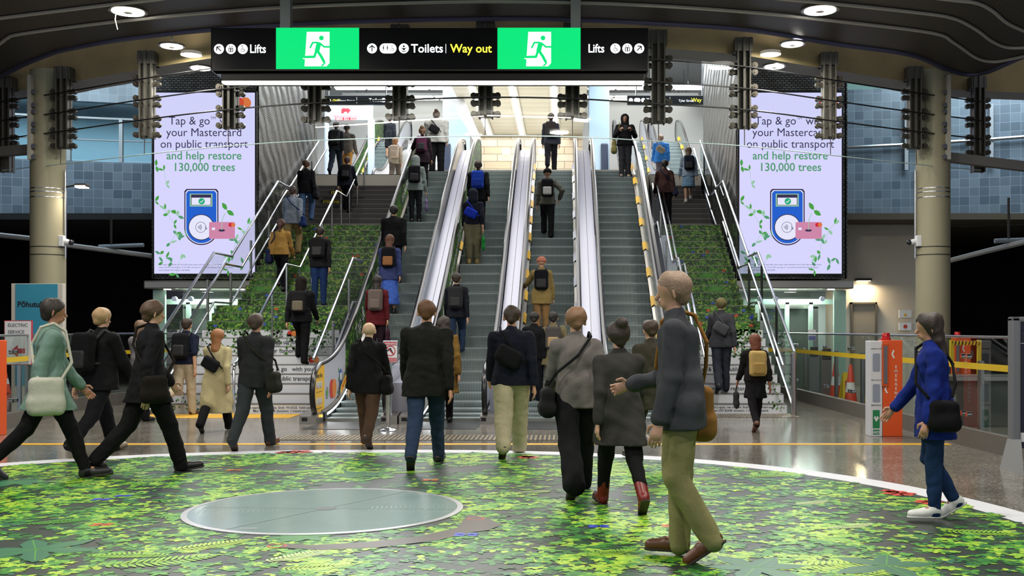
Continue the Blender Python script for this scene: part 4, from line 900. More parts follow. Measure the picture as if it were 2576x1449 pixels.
def running(ox, ux):
    X = lambda z: U(520+z/3.623+ox); Z = lambda z: V(40+z/3.623)
    fl.rect(U(ux), V(174), U(ux+209), V(70), 0, 1)
    fl.poly([(X(915), Z(145)), (X(893), Z(460)), (X(1075), Z(460)), (X(1120), Z(420)), (X(1120), Z(145))][::-1] if False else [(X(893), Z(460)), (X(1095), Z(460)), (X(1120), Z(430)), (X(1120), Z(147)), (X(914), Z(147))], 1, 2)
    fl.poly([(X(876), Z(392)), (X(930), Z(400)), (X(945), Z(355)), (X(905), Z(350))], 1, 2)
    w = lambda z: z/3.623*k
    fl.disc(X(1047), Z(203), w(22), 0, 3); fl.stroke([(X(1022), Z(262)), (X(1008), Z(318))], w(44), 0, 3.2)
    fl.stroke([(X(1035), Z(252)), (X(1072), Z(284)), (X(1122), Z(284))], w(17), 0, 3.4); fl.stroke([(X(1012), Z(245)), (X(968), Z(246)), (X(946), Z(290))], w(17), 0, 3.6)
    fl.stroke([(X(1014), Z(325)), (X(1046), Z(372)), (X(1070), Z(418))], w(26), 0, 3.8); fl.stroke([(X(1000), Z(325)), (X(984), Z(375)), (X(890), Z(377))], w(23), 0, 4)
    fl.poly([(X(1040), Z(460)), (X(1062), Z(460)), (X(1092), Z(425)), (X(1075), Z(425))], 0, 4.2); fl.poly([(X(1055), Z(425)), (X(1088), Z(445)), (X(1108), Z(425)), (X(1080), Z(405))], 1, 2.5)
running(0, 694.5); running(557, 1251.5)
def arrow(px, py, a, r=12.5):
    fl.disc(U(px), V(py), r*k, 1, 1); c, s = math.cos(a), math.sin(a); R = lambda x, y: (U(px)+(x*c-y*s)*k, V(py)+(x*s+y*c)*k)
    fl.stroke([R(-8, 0), R(7.5, 0)], 2.6*k, 3, 2, False); fl.stroke([R(.5, 7), R(7.5, 0), R(.5, -7)], 2.6*k, 3, 2.4, False)
def person_ic(px, py, s=1.):
    fl.disc(U(px), V(py-5.5*s), 1.7*s*k, 3, 3, 10); fl.rect(U(px-1.8*s), V(py+1.5*s), U(px+1.8*s), V(py-3.3*s), 3, 3); fl.rect(U(px-1.5*s), V(py+7*s), U(px-.3*s), V(py+1.5*s), 3, 3); fl.rect(U(px+.3*s), V(py+7*s), U(px+1.5*s), V(py+1.5*s), 3, 3)
def chair_ic(px, py, s=1.):
    fl.disc(U(px-1*s), V(py-7*s), 1.6*s*k, 3, 3, 10); fl.stroke([(U(px-1*s), V(py-4.5*s)), (U(px-.5*s), V(py+1*s)), (U(px+3.5*s), V(py+1*s)), (U(px+5.5*s), V(py+6*s))], 1.6*s*k, 3, 3, False)
    fl.ring(U(px), V(py+3*s), 5*s*k, 1.3*s*k, 3, 3, 130, 340)
def lift_ic(px, py):
    fl.disc(U(px), V(py), 12.5*k, 1, 1); fl.rect(U(px-6), V(py+8), U(px+6), V(py-3), 3, 2); 
    for d in (-2.7, 2.7): fl.rect(U(px+d-1.2), V(py+7), U(px+d+1.2), V(py-1), 1, 3)
    for d in (-3, 3): fl.poly([(U(px+d-2), V(py-5)), (U(px+d+2), V(py-5)), (U(px+d), V(py-8.5))], 3, 2)
arrow(551, 123.5, math.radians(135)); lift_ic(581, 123.5); fl.disc(U(611), V(123.5), 12.5*k, 1, 1); chair_ic(611, 123)
arrow(936, 122, math.radians(90)); fl.rrect(U(955), V(134.5), U(997.5), V(109.5), 12.4*k, 1, 1); person_ic(965, 121.5, .9); person_ic(975, 121.5, .9); chair_ic(987, 122, .85)
fl.disc(U(1016), V(122), 12.5*k, 1, 1); fl.disc(U(1016), V(116.5), 2.6*k, 3, 2, 12); fl.stroke([(U(1010), V(121)), (U(1016), V(122.5)), (U(1022), V(121))], 2*k, 3, 2, False); fl.rect(U(1013), V(126.5), U(1019), V(121), 3, 2); fl.stroke([(U(1011), V(128)), (U(1016), V(131)), (U(1021), V(128))], 2*k, 3, 2, False)
fl.disc(U(1548), V(122), 12.5*k, 1, 1); chair_ic(1548, 121.5); lift_ic(1578, 122); arrow(1608, 122, math.radians(45)); fl.rect(U(1121), V(134), U(1122.3), V(111), 1, 1)
fl.build('pictogram', sg)
for s_, px, py, mi, sz in (('Lifts', 628, 133, 1, 30), ('Toilets', 1034, 132, 1, 30), ('Way out', 1133, 132, 2, 30), ('Lifts', 1479, 132, 1, 30)):
    txt(s_, (p0.x+U(px), MY, p0.z+V(py)), (1, 0, 0), (0, 0, 1), sz*k, SGM[mi], sg, align='LEFT', bold=.014, lift=.006, sx=.97 if s_ != 'Lifts' else .83)

# ================================================================== curved glass screen on steel droppers
dropm = mat('dropper_steel', '#57534c', .45, .35); knobm = mat('bolt_bronze', '#4a453d', .35, .6)
BZ = [4.95+.06, 5.19, 5.31, 5.55, 5.67, 5.92, 6.04]
proto = None
bolt_me = None
for i, p in enumerate(D):
    lab = '%s steel dropper from the left on the curved glass screen, with bolt arms' % ORD[i]
    t = thing('glass_dropper', (p.x, p.y, GZ), lab, 'dropper', 'steel droppers of the curved glass screen')
    q = MB(); x, y = p.x, p.y; top = 6.5
    ex_ = .33 if i in (0, len(D)-1) else 0
    q.box((x-.115, y-.0, GZ-ex_), (x+.115, y+.03, top)); q.box((x-.115, y-.10, GZ-ex_), (x-.09, y+.12, top)); q.box((x+.09, y-.10, GZ-ex_), (x+.115, y+.12, top)); q.box((x-.02, y-.12, GZ+.03), (x+.02, y, top)); q.box((x-.15, y-.08, 6.27), (x+.15, y+.25, 6.5))
    q.build('channel', dropm, t)
    MB().tube([(x, y-.11, GZ+.05), (x, y-.125, GZ-.30)], .008, 6).build('tie_rod', darkmetal, t)
    for z in BZ:
        for s_ in (-1, 1):
            if bolt_me is None:
                q = MB(); q.bbox((-.06, -.02, -.045), (.05, .03, .045), .015); q.cyl((.06, -.04, 0), (.06, .05, 0), .05, n=14); q.cyl((.06, -.055, 0), (.06, -.04, 0), .022, n=8)
                o = q.build('bolt', knobm, t, smooth=True); 
                for v in o.data.vertices: v.co += wl(t)
                bolt_me = o
            else: o = bolt_me.copy(); COL.objects.link(o); o.parent = t
            o.location = (s_*.135, 0, z-GZ); o.scale = (s_, 1, 1)
GA = smoothpts(D, 4); curtain = glass('curtain_glass', (.95, .98, .97), .22)
for i in range(len(D)-1):
    a, c = D[i]+Vector((.0, -.135, 0)), D[i+1]+Vector((0, -.135, 0)); t = MB()
    d = (c-a).normalized()*.02; a2, c2 = a+d, c-d; nrm = Vector((-d.y, d.x, 0)).normalized()*.012
    t.quad(a2+Vector((0, 0, -.31)), c2+Vector((0, 0, -.31)), c2+Vector((0, 0, 1.5)), a2+Vector((0, 0, 1.5)))
    o = t.build('smoke_screen', curtain, loc=(a+c)/2)
    tag(o, 'clear glass sheet hanging between the %s and %s steel droppers' % (ORD[i], ORD[i+1]), 'glass screen', 'sheets of the curved glass screen')
for n_, z in (('upper', 5.98), ('middle', 5.61), ('lower', 5.25)):
    o = MB().tube([Vector((g_.x, g_.y-.165, z)) for g_ in GA], .013, 6).build('tension_cable', black, loc=(0, 17, z)); tag(o, '%s black tension cable strung across the curved glass screen' % n_, 'cable')
o = MB().tube([Vector((g_.x, g_.y-.135, GZ-.31)) for g_ in GA], .009, 6).build('glass_edge', mat('glass_edge_pale', '#a9c0bd', .3), loc=(0, 17, GZ-.31)); tag(o, 'thin pale bottom edge strip of the curved glass screen', 'trim')

# ================================================================== round ceiling lights
lampface = emis('downlight_white', (1, .96, .88), 14)
def ring_light(x, y, z, r, label, hang=None, power=110):
    t = thing('ceiling_light', (x, y, z), label, 'ceiling light', 'round ceiling lights')
    MB().lathe((x, y, z), [(r*1.22, .0), (r*1.22, .03), (r, .03), (r, .0)], 36).build('rim', mat('lamp_rim', '#8e8b86', .3, .6), t, smooth=True)
    MB().lathe((x, y, z-.008), [(r*.3, .0), (r, .0), (r, .015), (r*.3, .015)], 36).build('diffuser', lampface, t)
    MB().lathe((x, y, z-.03), [(r*.12, 0), (r*.28, .012), (r*.28, .03)], 20).build('hub', mat('lamp_hub', '#c9c5bb', .4), t)
    if hang: MB().tube([(x, y, z+.02), (x, y, hang)], .02, 6).build('stem', darkmetal, t)
    area('ceiling_lamp', (x, y, z-.05), r*2, power, (1, .95, .86), parent=t)
    return t
def cl(px, py, z): Y = F*(z-CH)/(PY-py); return (px-PX)*Y/F, Y
x, y = cl(322, 30, 6.47); t = ring_light(x, y, 6.47, .24, 'round bright ceiling light with a loose wire, upper left'); MB().tube([(x-.18, y, 6.5), (x-.2, y, 6.35), (x-.17, y+.02, 6.2)], .006, 5).build('loose_wire', mat('wire_beige', '#b49a7d', .5), t)
x, y = cl(2063, 27, 6.47); ring_light(x, y, 6.47, .24, 'round bright ceiling light in the dark mesh ceiling, upper right')
for px, py, lab in ((432, 117, 'round light under the ochre beam left of the overhead sign'), (1993, 112, 'round light under the ochre beam right of the overhead sign'), (505, 172, 'glass reflection built as a small round lamp left of the overhead sign'), (1948, 168, 'glass reflection built as a small round lamp above the right advertising screen')):
    z = 6.24 if py > 140 else 6.4
    x, y = cl(px, py, z); ring_light(x, y, z, .18 if py < 140 else .17, lab, 6.6, 70)  # the two smaller discs stand in for lamp reflections in the glass
for x, y in ((-7.6, 11), (-7.2, 4.5), (-2, 2), (3.6, 4.5), (4.4, 11), (-5, 8), (1.2, 8)):
    ring_light(x, y, 6.47, .24, 'round ceiling light over the foliage floor print', power=150)

# ================================================================== side glass barriers
barg = glass('barrier_glass', (.80, .88, .84), 1.); kerbm = mat('grey_kerb', '#5f5b55', .5, noise_amt=.1); tape = mat('yellow_tape', '#c8a91e', .45)
def barrier(pts, label):
    t = thing('glass_barrier', (pts[0][0], pts[0][1], 0), label, 'barrier'); P = smoothpts([Vector((x, y, 0)) for x, y in pts], 6)
    q = MB(); g_ = MB(); tp = MB(); cap = MB()
    for a, c in zip(P[:-1], P[1:]):
        d = (c-a).normalized(); n_ = Vector((-d.y, d.x, 0))*.06
        q.prism([a-n_, c-n_, c+n_, a+n_], (0, 0, .24))
        g_.quad(a+up*.24, c+up*.24, c+up*1.43, a+up*1.43); tp.quad(a+n_*.12+up*1.02, c+n_*.12+up*1.02, c+n_*.12+up*1.10, a+n_*.12+up*1.10); tp.quad(a-n_*.12+up*1.02, c-n_*.12+up*1.02, c-n_*.12+up*1.10, a-n_*.12+up*1.10)
    q.build('kerb', kerbm, t); g_.build('glass_pane', barg, t); tp.build('tape', tape, t)
    MB().tube([p+up*1.44 for p in P], .018, 6).build('top_rail', steel, t)
    for j in range(3, len(P)-1, 4):
        p = P[j]; d = (P[j+1]-P[j-1]).normalized(); n_ = Vector((-d.y, d.x, 0)); pg = n_*(1 if p.x < 0 else -1)
        MB().bbox((p.x-.03-pg.x*.2, p.y-.05, .2), (p.x+.03-pg.x*.2, p.y+.05, 1.12), .01).build('post', post_g, t)
        for z in (.42, 1.18):
            for e in (-.09, .09): q = p+d*e; MB().cyl(q+up*z-pg*.03, q+up*z+pg*.03, .035, n=12).build('glass_fixing', chrome, t, smooth=True)
    return t
barrier([(4.55, 24.6), (5.0, 23.9), (5.12, 20.5), (5.19, 18.3), (5.28, 15.5), (5.38, 13.1), (5.6, 10.5)], 'long glass barrier with yellow tape along the right side')
barrier([(-8.2, 24.4), (-8.75, 23.3), (-9.2, 20.8), (-8.95, 18.6), (-8.6, 16.5), (-8.5, 13.5), (-8.7, 10.5)], 'long glass barrier with yellow tape along the left side')
# ================================================================== emergency points
orange = mat('emergency_orange', '#d6521e', .4); gwhite = mat('cabinet_white', '#c9ccd2', .4); egreen = mat('aed_green', '#1f7a4a', .5); graytxt = mat('label_grey', '#5a5d63', .5)
def emergency(x, y, label, cab=True):
    t = thing('emergency_point', (x, y, 0), label, 'emergency point')
    MB().bbox((x-.02, y-.13, 0), (x+.26, y+.13, 1.38), .012).build('help_column', orange, t)
    MB().bbox((x-.04, y-.165, .72), (x+.05, y-.13, 1.34), .01).build('phone_panel', mat('orange_panel', '#c04a1c', .4), t); MB().box((x-.02, y-.172, .76), (x+.03, y-.165, 1.3)).build('phone_plate', mat('phone_plate', '#6d6f78', .3, .3), t)
    MB().lathe((x+.06, y, 1.38), [(.07, 0), (.07, .03), (.055, .035), (.055, .09), (.045, .105)], 18).build('beacon', mat('beacon_red', '#b01616', .2), t, smooth=True)
    for i, ch in enumerate('EMERGENCY'): txt(ch, (x+.165, y-.13, .98-i*.062), (1, 0, 0), (0, 0, 1), .055, white, t, bold=.02)
    f_ = Flat((x, y-.13, 0), (1, 0, 0), (0, 0, 1), [white, graytxt, egreen, mat('window_grey', '#8b93a3', .2)], .003)
    for z in (1.18, .68): f_.stroke([(.13 if z > 1 else .03, z+.05), (.11 if z > 1 else .01, z), (.135 if z > 1 else .035, z-.05)], .022, 0, 1)
    if cab:
        MB().bbox((x-.20, y-.12, 0), (x-.025, y+.14, 1.37), .01).build('cabinet', gwhite, t)
        f_.o = Vector((x, y-.12, 0))
        for z in (1.04, .60): f_.rrect(-.165, z-.11, -.06, z+.11+.04, .02, 3, 1)
        f_.rect(-.165, .12, -.065, .38, 2, 1); f_.rect(-.16, .03, -.07, .10, 2, 1); f_.disc(-.128, .27, .02, 0, 2); f_.disc(-.102, .27, .02, 0, 2); f_.poly([(-.148, .265), (-.082, .265), (-.115, .21)][::-1], 0, 2.2)
        for s_, z, h in (('DEFIBRILLATOR', 1.25, .022), ('FIRST AID KIT', .80, .024), ('EMERGENCY', .44, .026)): txt(s_, (x-.113, y-.12, z), (1, 0, 0), (0, 0, 1), h, graytxt, t, bold=.02)
        txt('AED', (x-.115, y-.12, .045), (1, 0, 0), (0, 0, 1), .05, white, t, bold=.02, lift=.006)
    if f_.mb.v: f_.build('pictogram', t)
    return t
emergency(4.58, 15.55, 'orange emergency help point joined to a white first aid cabinet')
emergency(-8.40, 15.6, 'orange emergency help point at the far left picture edge', False)
emergency(7.2, 19.9, 'orange emergency help point standing behind the right glass barrier', False)
# ================================================================== boards and notices
def board(x, y, w, h, z0, m_, label, name='poster_board'):
    t = thing(name, (x, y, z0), label, 'sign'); MB().bbox((x-w/2, y, z0), (x+w/2, y+.05, z0+h), .008).build('panel', m_, t); return t
Y = 18.9; a, c = W(28, 960, Y), W(158, 713, Y)
t = thing('poster_stand', ((a.x+c.x)/2, Y, 0), 'tall blue poster stand reading Pohutukawa beside the left column', 'sign')
MB().bbox((a.x, Y, 0), (c.x, Y+.12, c.z), .01).build('stand', mat('stand_white', '#b9b4ab', .5), t); MB().box((a.x+.08, Y-.012, .55), (c.x-.09, Y, c.z-.01)).build('poster', mat('poster_blue', '#2d84a0', .5, noise_amt=.2, nscale=1.5), t)
txt('Pōhutukawa', ((a.x+c.x)/2, Y-.013, W(0, 772, Y).z), (1, 0, 0), (0, 0, 1), .135, black, t, bold=.03)
Y = 17.6; a, c = W(12, 852, Y), W(78, 808, Y); t = thing('service_notice', ((a.x+c.x)/2, Y, 0), 'white and red electric service notice behind the left barrier', 'sign')
MB().box((a.x, Y, a.z-.42), (c.x, Y+.03, c.z)).build('panel', white, t); MB().box((a.x-.012, Y+.005, a.z-.43), (c.x+.012, Y+.035, c.z+.012)).build('border', redp, t); MB().box(((a.x+c.x)/2-.03, Y+.03, 0), ((a.x+c.x)/2+.03, Y+.07, c.z)).build('post', steel, t)
for s_, z in (('ELECTRIC', .05), ('SERVICE', -.06)): txt(s_, (a.x+.05, Y, c.z-.14+z), (1, 0, 0), (0, 0, 1), .075, graytxt, t, align='LEFT', bold=.015)
fl = Flat(((a.x+c.x)/2, Y, a.z-.2), (1, 0, 0), (0, 0, 1), [redp], .003); fl.poly([(-.12, 0), (.0, -.1), (.0, -.04), (.12, -.04), (.12, .04), (0, .04), (0, .1)]); fl.build('arrow_print', t)
Y = 28.9
for py, col, lab in ((790, 'warning_yellow', 'white notice with a yellow warning triangle on the beige wall'), (822, 'stop_red', 'white notice with a red disc on the beige wall')):
    a, c = W(2262, py+9, Y), W(2293, py-10, Y); t = thing('wall_notice', ((a.x+c.x)/2, Y, a.z), lab, 'notice'); MB().box((a.x, Y, a.z), (c.x, Y+.05, c.z)).build('panel', white, t)
    fl = Flat(((a.x+c.x)/2, Y, (a.z+c.z)/2), (1, 0, 0), (0, 0, 1), [mat('warning_yellow', '#d8a516', .5), mat('stop_red', '#b53a2c', .5)], .004)
    if 'yellow' in col: fl.poly([(-.05, -.06), (.05, -.06), (0, .03)], 0)
    else: fl.disc(0, 0, .055, 1)
    fl.build('pictogram', t)
# freestanding information board at the right edge
p = FL(2556, 1185); t = thing('information_board', (p.x+.2, p.y, 0), 'dark navy information board in a grey frame at the right edge', 'sign')
x0 = p.x-.07; zt = W(0, 797, p.y).z
MB().prism([(x0-.03, p.y-.2, 0), (x0-.03, p.y+.2, 0), (x0+.0, p.y+.06, .35), (x0+.0, p.y-.06, .35)], (.1, 0, 0)).build('foot', greypost, t)
q = MB(); q.bbox((x0, p.y-.06, .2), (x0+.1, p.y+.06, zt), .02); q.bbox((x0, p.y-.06, zt-.06), (x0+.85, p.y+.06, zt), .02); q.bbox((x0+.75, p.y-.06, .2), (x0+.85, p.y+.06, zt), .02); q.build('frame', mat('board_frame_grey', '#75777c', .4, .3), t)
MB().box((x0+.08, p.y-.03, .25), (x0+.78, p.y+.03, zt-.05)).build('panel', mat('board_navy', '#191d30', .4), t)
fl = Flat((x0+.08, p.y-.03, 0), (1, 0, 0), (0, 0, 1), [white, mat('board_blue', '#3d95c4', .5), redp], .003)
fl.disc(.14, zt-.17, .075, 1); fl.rect(.06, zt-.19, .2, zt-.175, 0, 2)
for z in (1.12, .9, .68): fl.disc(.14, z, .075, 0); fl.ring(.14, z, .06, .008, 2, 2); fl.stroke([(.1, z+.04), (.18, z-.04)], .008, 2, 2.5, False)
fl.rect(.02, .32, .1, .42, 0); fl.rect(.02, zt-.29, .6, zt-.285, 0); fl.build('pictogram', t)
# warning stanchion before the first gap
p = FL(976, 1083); t = thing('stanchion', (p.x, p.y, 0), 'polished steel stanchion on a round base before the escalators', 'stanchion')
MB().lathe((p.x, p.y, 0), [(.165, 0), (.165, .012), (.12, .03), (.04, .045), (.035, .05)], 32).build('base', chrome, t, smooth=True); MB().lathe((p.x, p.y, .04), [(.032, 0), (.032, .9), (.038, .9), (.038, .94), (.02, .95)], 20).build('post', chrome, t, smooth=True)
y = 17.55; a, c = W(963, 914, y), W(1001, 857, y); t = thing('warning_sign', ((a.x+c.x)/2, y, a.z), 'red and white warning sign on a frame between the first two escalators', 'sign')
MB().bbox((a.x, y, a.z), (c.x, y+.03, c.z), .006).build('frame', steel, t); MB().box(((a.x+c.x)/2-.02, y+.03, .1), ((a.x+c.x)/2+.02, y+.06, c.z)).build('post', steel, t)
fl = Flat((a.x, y, a.z), (1, 0, 0), (0, 0, 1), [white, redp, black], .003); w, h = c.x-a.x, c.z-a.z
fl.rect(.015, .015, w-.015, h-.015, 0); fl.rect(.02, h-.075, w-.02, h-.02, 1, 2); fl.rect(.02, .02, w-.02, .09, 1, 2); fl.ring(w/2, h*.55, .085, .014, 1, 2); fl.stroke([(w/2-.05, h*.55), (w/2, h*.55+.04), (w/2+.04, h*.55-.04)], .02, 2, 2); fl.stroke([(w/2-.06, h*.55+.06), (w/2+.06, h*.55-.06)], .012, 1, 3); fl.build('pictogram', t)
txt('WARNING!', (a.x+w/2, y, a.z+h-.065), (1, 0, 0), (0, 0, 1), .042, white, t, bold=.02, lift=.008); txt('NO TROLLEYS ON', (a.x+w/2, y, a.z+.06), (1, 0, 0), (0, 0, 1), .024, white, t, bold=.02, lift=.008); txt('THIS ESCALATOR', (a.x+w/2, y, a.z+.03), (1, 0, 0), (0, 0, 1), .024, white, t, bold=.02, lift=.008)
# cones, floor signs and barriers behind the glass
conem = mat('cone_orange', '#c8412a', .5)
def cone(x, y, label, h=.72):
    t = thing('traffic_cone', (x, y, 0), label, 'cone'); MB().bbox((x-.19, y-.19, 0), (x+.19, y+.19, .04), .01).build('base', conem, t)
    MB().lathe((x, y, .04), [(.135, 0), (.03, h), (.02, h+.01)], 18).build('body', conem, t, smooth=True); MB().lathe((x, y, .04), [(.103, h*.34), (.077, h*.58)], 18).build('reflective_band', white, t, smooth=True)
for px, py, lab in ((2102, 990, 'orange traffic cone nearest the lift behind the right barrier'), (2140, 1012, 'orange traffic cone beside the yellow floor signs behind the right barrier'), (75, 970, 'red traffic cone in front of the blue poster stand'), (12, 975, 'red traffic cone near the left emergency point behind the glass')):
    p = FL(px, py+15); cone(p.x, p.y, lab, .8 if px > 1000 else .55)
ys = mat('floor_sign_yellow', '#d2b321', .5)
def aframe(x, y, label):
    t = thing('wet_floor_sign', (x, y, 0), label, 'floor sign')
    for s_ in (-1, 1):
        q = MB(); q.prism([(x-.15, y+s_*.17, 0), (x+.15, y+s_*.17, 0), (x+.1, y+s_*.02, .62), (x-.1, y+s_*.02, .62)], (0, .02*s_, 0)); q.build('leaf', ys, t)
    MB().box((x-.08, y-.14, .2), (x+.08, y-.135, .45)).build('print', redp, t)
for px, py, lab in ((2102, 1003, 'yellow wet floor sign standing beside the nearer lift cone'), (2165, 1025, 'yellow wet floor sign leaning open near the white cabinet')):
    p = FL(px, py+8); aframe(p.x+.25, p.y, lab)
def bin_(x, y, label, h=1.0):
    t = thing('ticket_post', (x, y, 0), label, 'post'); MB().bbox((x-.12, y-.12, 0), (x+.12, y+.12, h), .02).build('body', post_g, t); MB().bbox((x-.1, y-.14, h-.15), (x+.1, y-.1, h+.1), .02).build('reader', darkmetal, t)
for px, py, lab in ((2035, 985, 'grey reader post nearest the right lift'), (2065, 1000, 'grey reader post beside the lift cone'), (2178, 1020, 'grey reader post behind the white first aid cabinet')):
    p = FL(px, py); bin_(p.x+.1, p.y, lab)
p = FL(2395, 1075); t = thing('height_barrier', (6.9, 18.6, 0), 'yellow posts with black and yellow bar behind the right barrier', 'barrier')
a, c = W(2394, 862, 18.6), W(2463, 862, 18.6)
MB().box((a.x-.03, 18.57, .9), (a.x+.03, 18.63, 1.35)).build('short_post', ys, t); MB().box((c.x-.03, 18.57, 0), (c.x+.03, 18.63, 1.35)).build('post', ys, t)
q = MB(); w = (c.x-a.x)/8
for i in range(8): q.prism([(a.x+i*w, 18.56, 1.26), (a.x+(i+.5)*w, 18.56, 1.26), (a.x+(i+.9)*w, 18.56, 1.33), (a.x+(i+.4)*w, 18.56, 1.33)], (0, .04, 0), 0)
q.box((a.x, 18.57, 1.265), (c.x, 18.60, 1.325), 1); q.build('striped_bar', [ys, black], t)
t = thing('steel_counter', (7.4, 17.2, 0), 'low steel topped counter behind the right glass barrier', 'counter'); MB().bbox((6.1, 16.9, .72), (8.6, 17.7, .8), .01).build('top', ssteel, t); MB().bbox((6.2, 17.0, 0), (8.5, 17.6, .72), .01).build('body', mat('counter_grey', '#4a4e4c', .4), t)
# ================================================================== people
class SDF:
    """Smooth union of tapered capsules on a grid, meshed with surface nets."""
    def __init__(s): s.P = []; s.cuts = []; s.subs = []
    def cap(s, a, b, ra, rb=None, k=.02, fl=1., ax=None): s.P.append((np.array(a, float), np.array(b, float), ra, ra if rb is None else rb, k, fl, ax)); return s
    def box(s, c, half, rd, k=.02, R=None): s.P.append((np.array(c, float), np.array(c, float), float(np.linalg.norm(half)), float(np.linalg.norm(half)), k, ('box', np.array(half, float)-rd, rd, np.eye(3) if R is None else R), None)); return s
    def cut(s, p, n): s.cuts.append((np.array(p, float), np.array(n, float))); return s      # removes the side n points to
    def mesh(s, h, wr=0., seed=0):
        lo = np.min([np.minimum(a, b)-max(ra, rb) for a, b, ra, rb, *_ in s.P], 0)-3*h; hi = np.max([np.maximum(a, b)+max(ra, rb) for a, b, ra, rb, *_ in s.P], 0)+3*h
        n = np.ceil((hi-lo)/h).astype(int)+1; Fd = np.full(n, 1., np.float32)
        ax = [lo[i]+h*np.arange(n[i]) for i in range(3)]
        for a, b, ra, rb, k, fl, axis in s.P:
            mg = max(ra, rb)+.05+k; i0 = np.maximum(np.floor((np.minimum(a, b)-mg-lo)/h).astype(int), 0); i1 = np.minimum(np.ceil((np.maximum(a, b)+mg-lo)/h).astype(int)+1, n)
            X = ax[0][i0[0]:i1[0], None, None]; Y = ax[1][None, i0[1]:i1[1], None]; Z = ax[2][None, None, i0[2]:i1[2]]
            d = b-a; L2 = max(d@d, 1e-9)
            t = np.clip(((X-a[0])*d[0]+(Y-a[1])*d[1]+(Z-a[2])*d[2])/L2, 0, 1)
            ex, ey, ez = X-a[0]-t*d[0], Y-a[1]-t*d[1], Z-a[2]-t*d[2]
            if isinstance(fl, tuple):
                R_ = fl[3]; g_ = [np.abs(ex*R_[i][0]+ey*R_[i][1]+ez*R_[i][2])-fl[1][i] for i in range(3)]
                D_ = np.sqrt(sum(np.maximum(q_, 0)**2 for q_ in g_))+np.minimum(np.maximum(np.maximum(g_[0], g_[1]), g_[2]), 0)-fl[2]
            elif fl != 1.:
                if axis is None: ey = ey/fl
                else: w = (ex*axis[0]+ey*axis[1]+ez*axis[2])*(1/fl-1); ex, ey, ez = ex+w*axis[0], ey+w*axis[1], ez+w*axis[2]
            if not isinstance(fl, tuple): D_ = (np.sqrt(ex*ex+ey*ey+ez*ez)-(ra+(rb-ra)*t))*(min(fl, 1.) if fl < 1 else 1.)
            sl_ = tuple(slice(i0[i], i1[i]) for i in range(3)); cur = Fd[sl_]
            hh = np.clip(.5+.5*(cur-D_)/k, 0, 1); Fd[sl_] = cur*(1-hh)+D_*hh-k*hh*(1-hh)
        X = ax[0][:, None, None]; Y = ax[1][None, :, None]; Z = ax[2][None, None, :]
        if wr:
            rg = np.random.default_rng(int(abs(seed)*7)+1)
            for w_ in range(9):
                kv = rg.normal(size=3)*np.array((1, 1, .8)); kv *= 2*math.pi/rg.uniform(.07, .24)/np.linalg.norm(kv); Fd += (wr*.42*np.sin((X*kv[0]+Y*kv[1]+Z*kv[2])+rg.uniform(0, 6.28)+1.2*np.sin(X*kv[1]*.5+Z*kv[2]*.6))).astype(np.float32)
        for p, nn in s.cuts: Fd = np.maximum(Fd, (X-p[0])*nn[0]+(Y-p[1])*nn[1]+(Z-p[2])*nn[2])
        for c, r, fl in s.subs: Fd = np.maximum(Fd, -(np.sqrt(((X-c[0])/r[0])**2+((Y-c[1])/r[1])**2+((Z-c[2])/r[2])**2)-1)*min(r))
        return nets(Fd, lo, h)
def nets(Fd, lo, h):
    S_ = Fd < 0; c = sum(S_[i:Fd.shape[0]-1+i, j:Fd.shape[1]-1+j, k:Fd.shape[2]-1+k].astype(np.int8) for i in (0, 1) for j in (0, 1) for k in (0, 1))
    A = np.argwhere((c > 0) & (c < 8)); idx = np.full(c.shape, -1, np.int64); idx[A[:, 0], A[:, 1], A[:, 2]] = np.arange(len(A))
    acc = np.zeros((len(A), 3)); cnt_ = np.zeros(len(A)); cor = [(i, j, k) for i in (0, 1) for j in (0, 1) for k in (0, 1)]
    val = {q: Fd[A[:, 0]+q[0], A[:, 1]+q[1], A[:, 2]+q[2]] for q in cor}
    for q in cor:
        for d in range(3):
            if q[d]: continue
            r = tuple(q[e]+(e == d) for e in range(3)); f0, f1 = val[q], val[r]; m_ = (f0 < 0) != (f1 < 0)
            t = np.where(m_, f0/np.where(m_, f0-f1, 1), 0)
            for e in range(3): acc[:, e] += np.where(m_, q[e]+(t if e == d else 0), 0)
            cnt_ += m_
    V = (A+acc/np.maximum(cnt_, 1)[:, None])*h+lo; Q = []
    for d in range(3):
        u, v = (d+1) % 3, (d+2) % 3
        s0 = [slice(None)]*3; s1 = [slice(None)]*3; s0[d] = slice(0, -1); s1[d] = slice(1, None)
        a, b_ = S_[tuple(s0)], S_[tuple(s1)]; E_ = np.argwhere(a != b_)
        E_ = E_[(E_[:, u] > 0) & (E_[:, v] > 0) & (E_[:, u] < Fd.shape[u]-1) & (E_[:, v] < Fd.shape[v]-1)]
        if not len(E_): continue
        def g(du, dv): q = E_.copy(); q[:, u] -= du; q[:, v] -= dv; return idx[q[:, 0], q[:, 1], q[:, 2]]
        quad = np.stack([g(1, 1), g(0, 1), g(0, 0), g(1, 0)], 1); ins = a[E_[:, 0], E_[:, 1], E_[:, 2]]
        quad[~ins] = quad[~ins][:, ::-1]; Q.append(quad)
    return V, np.concatenate(Q)
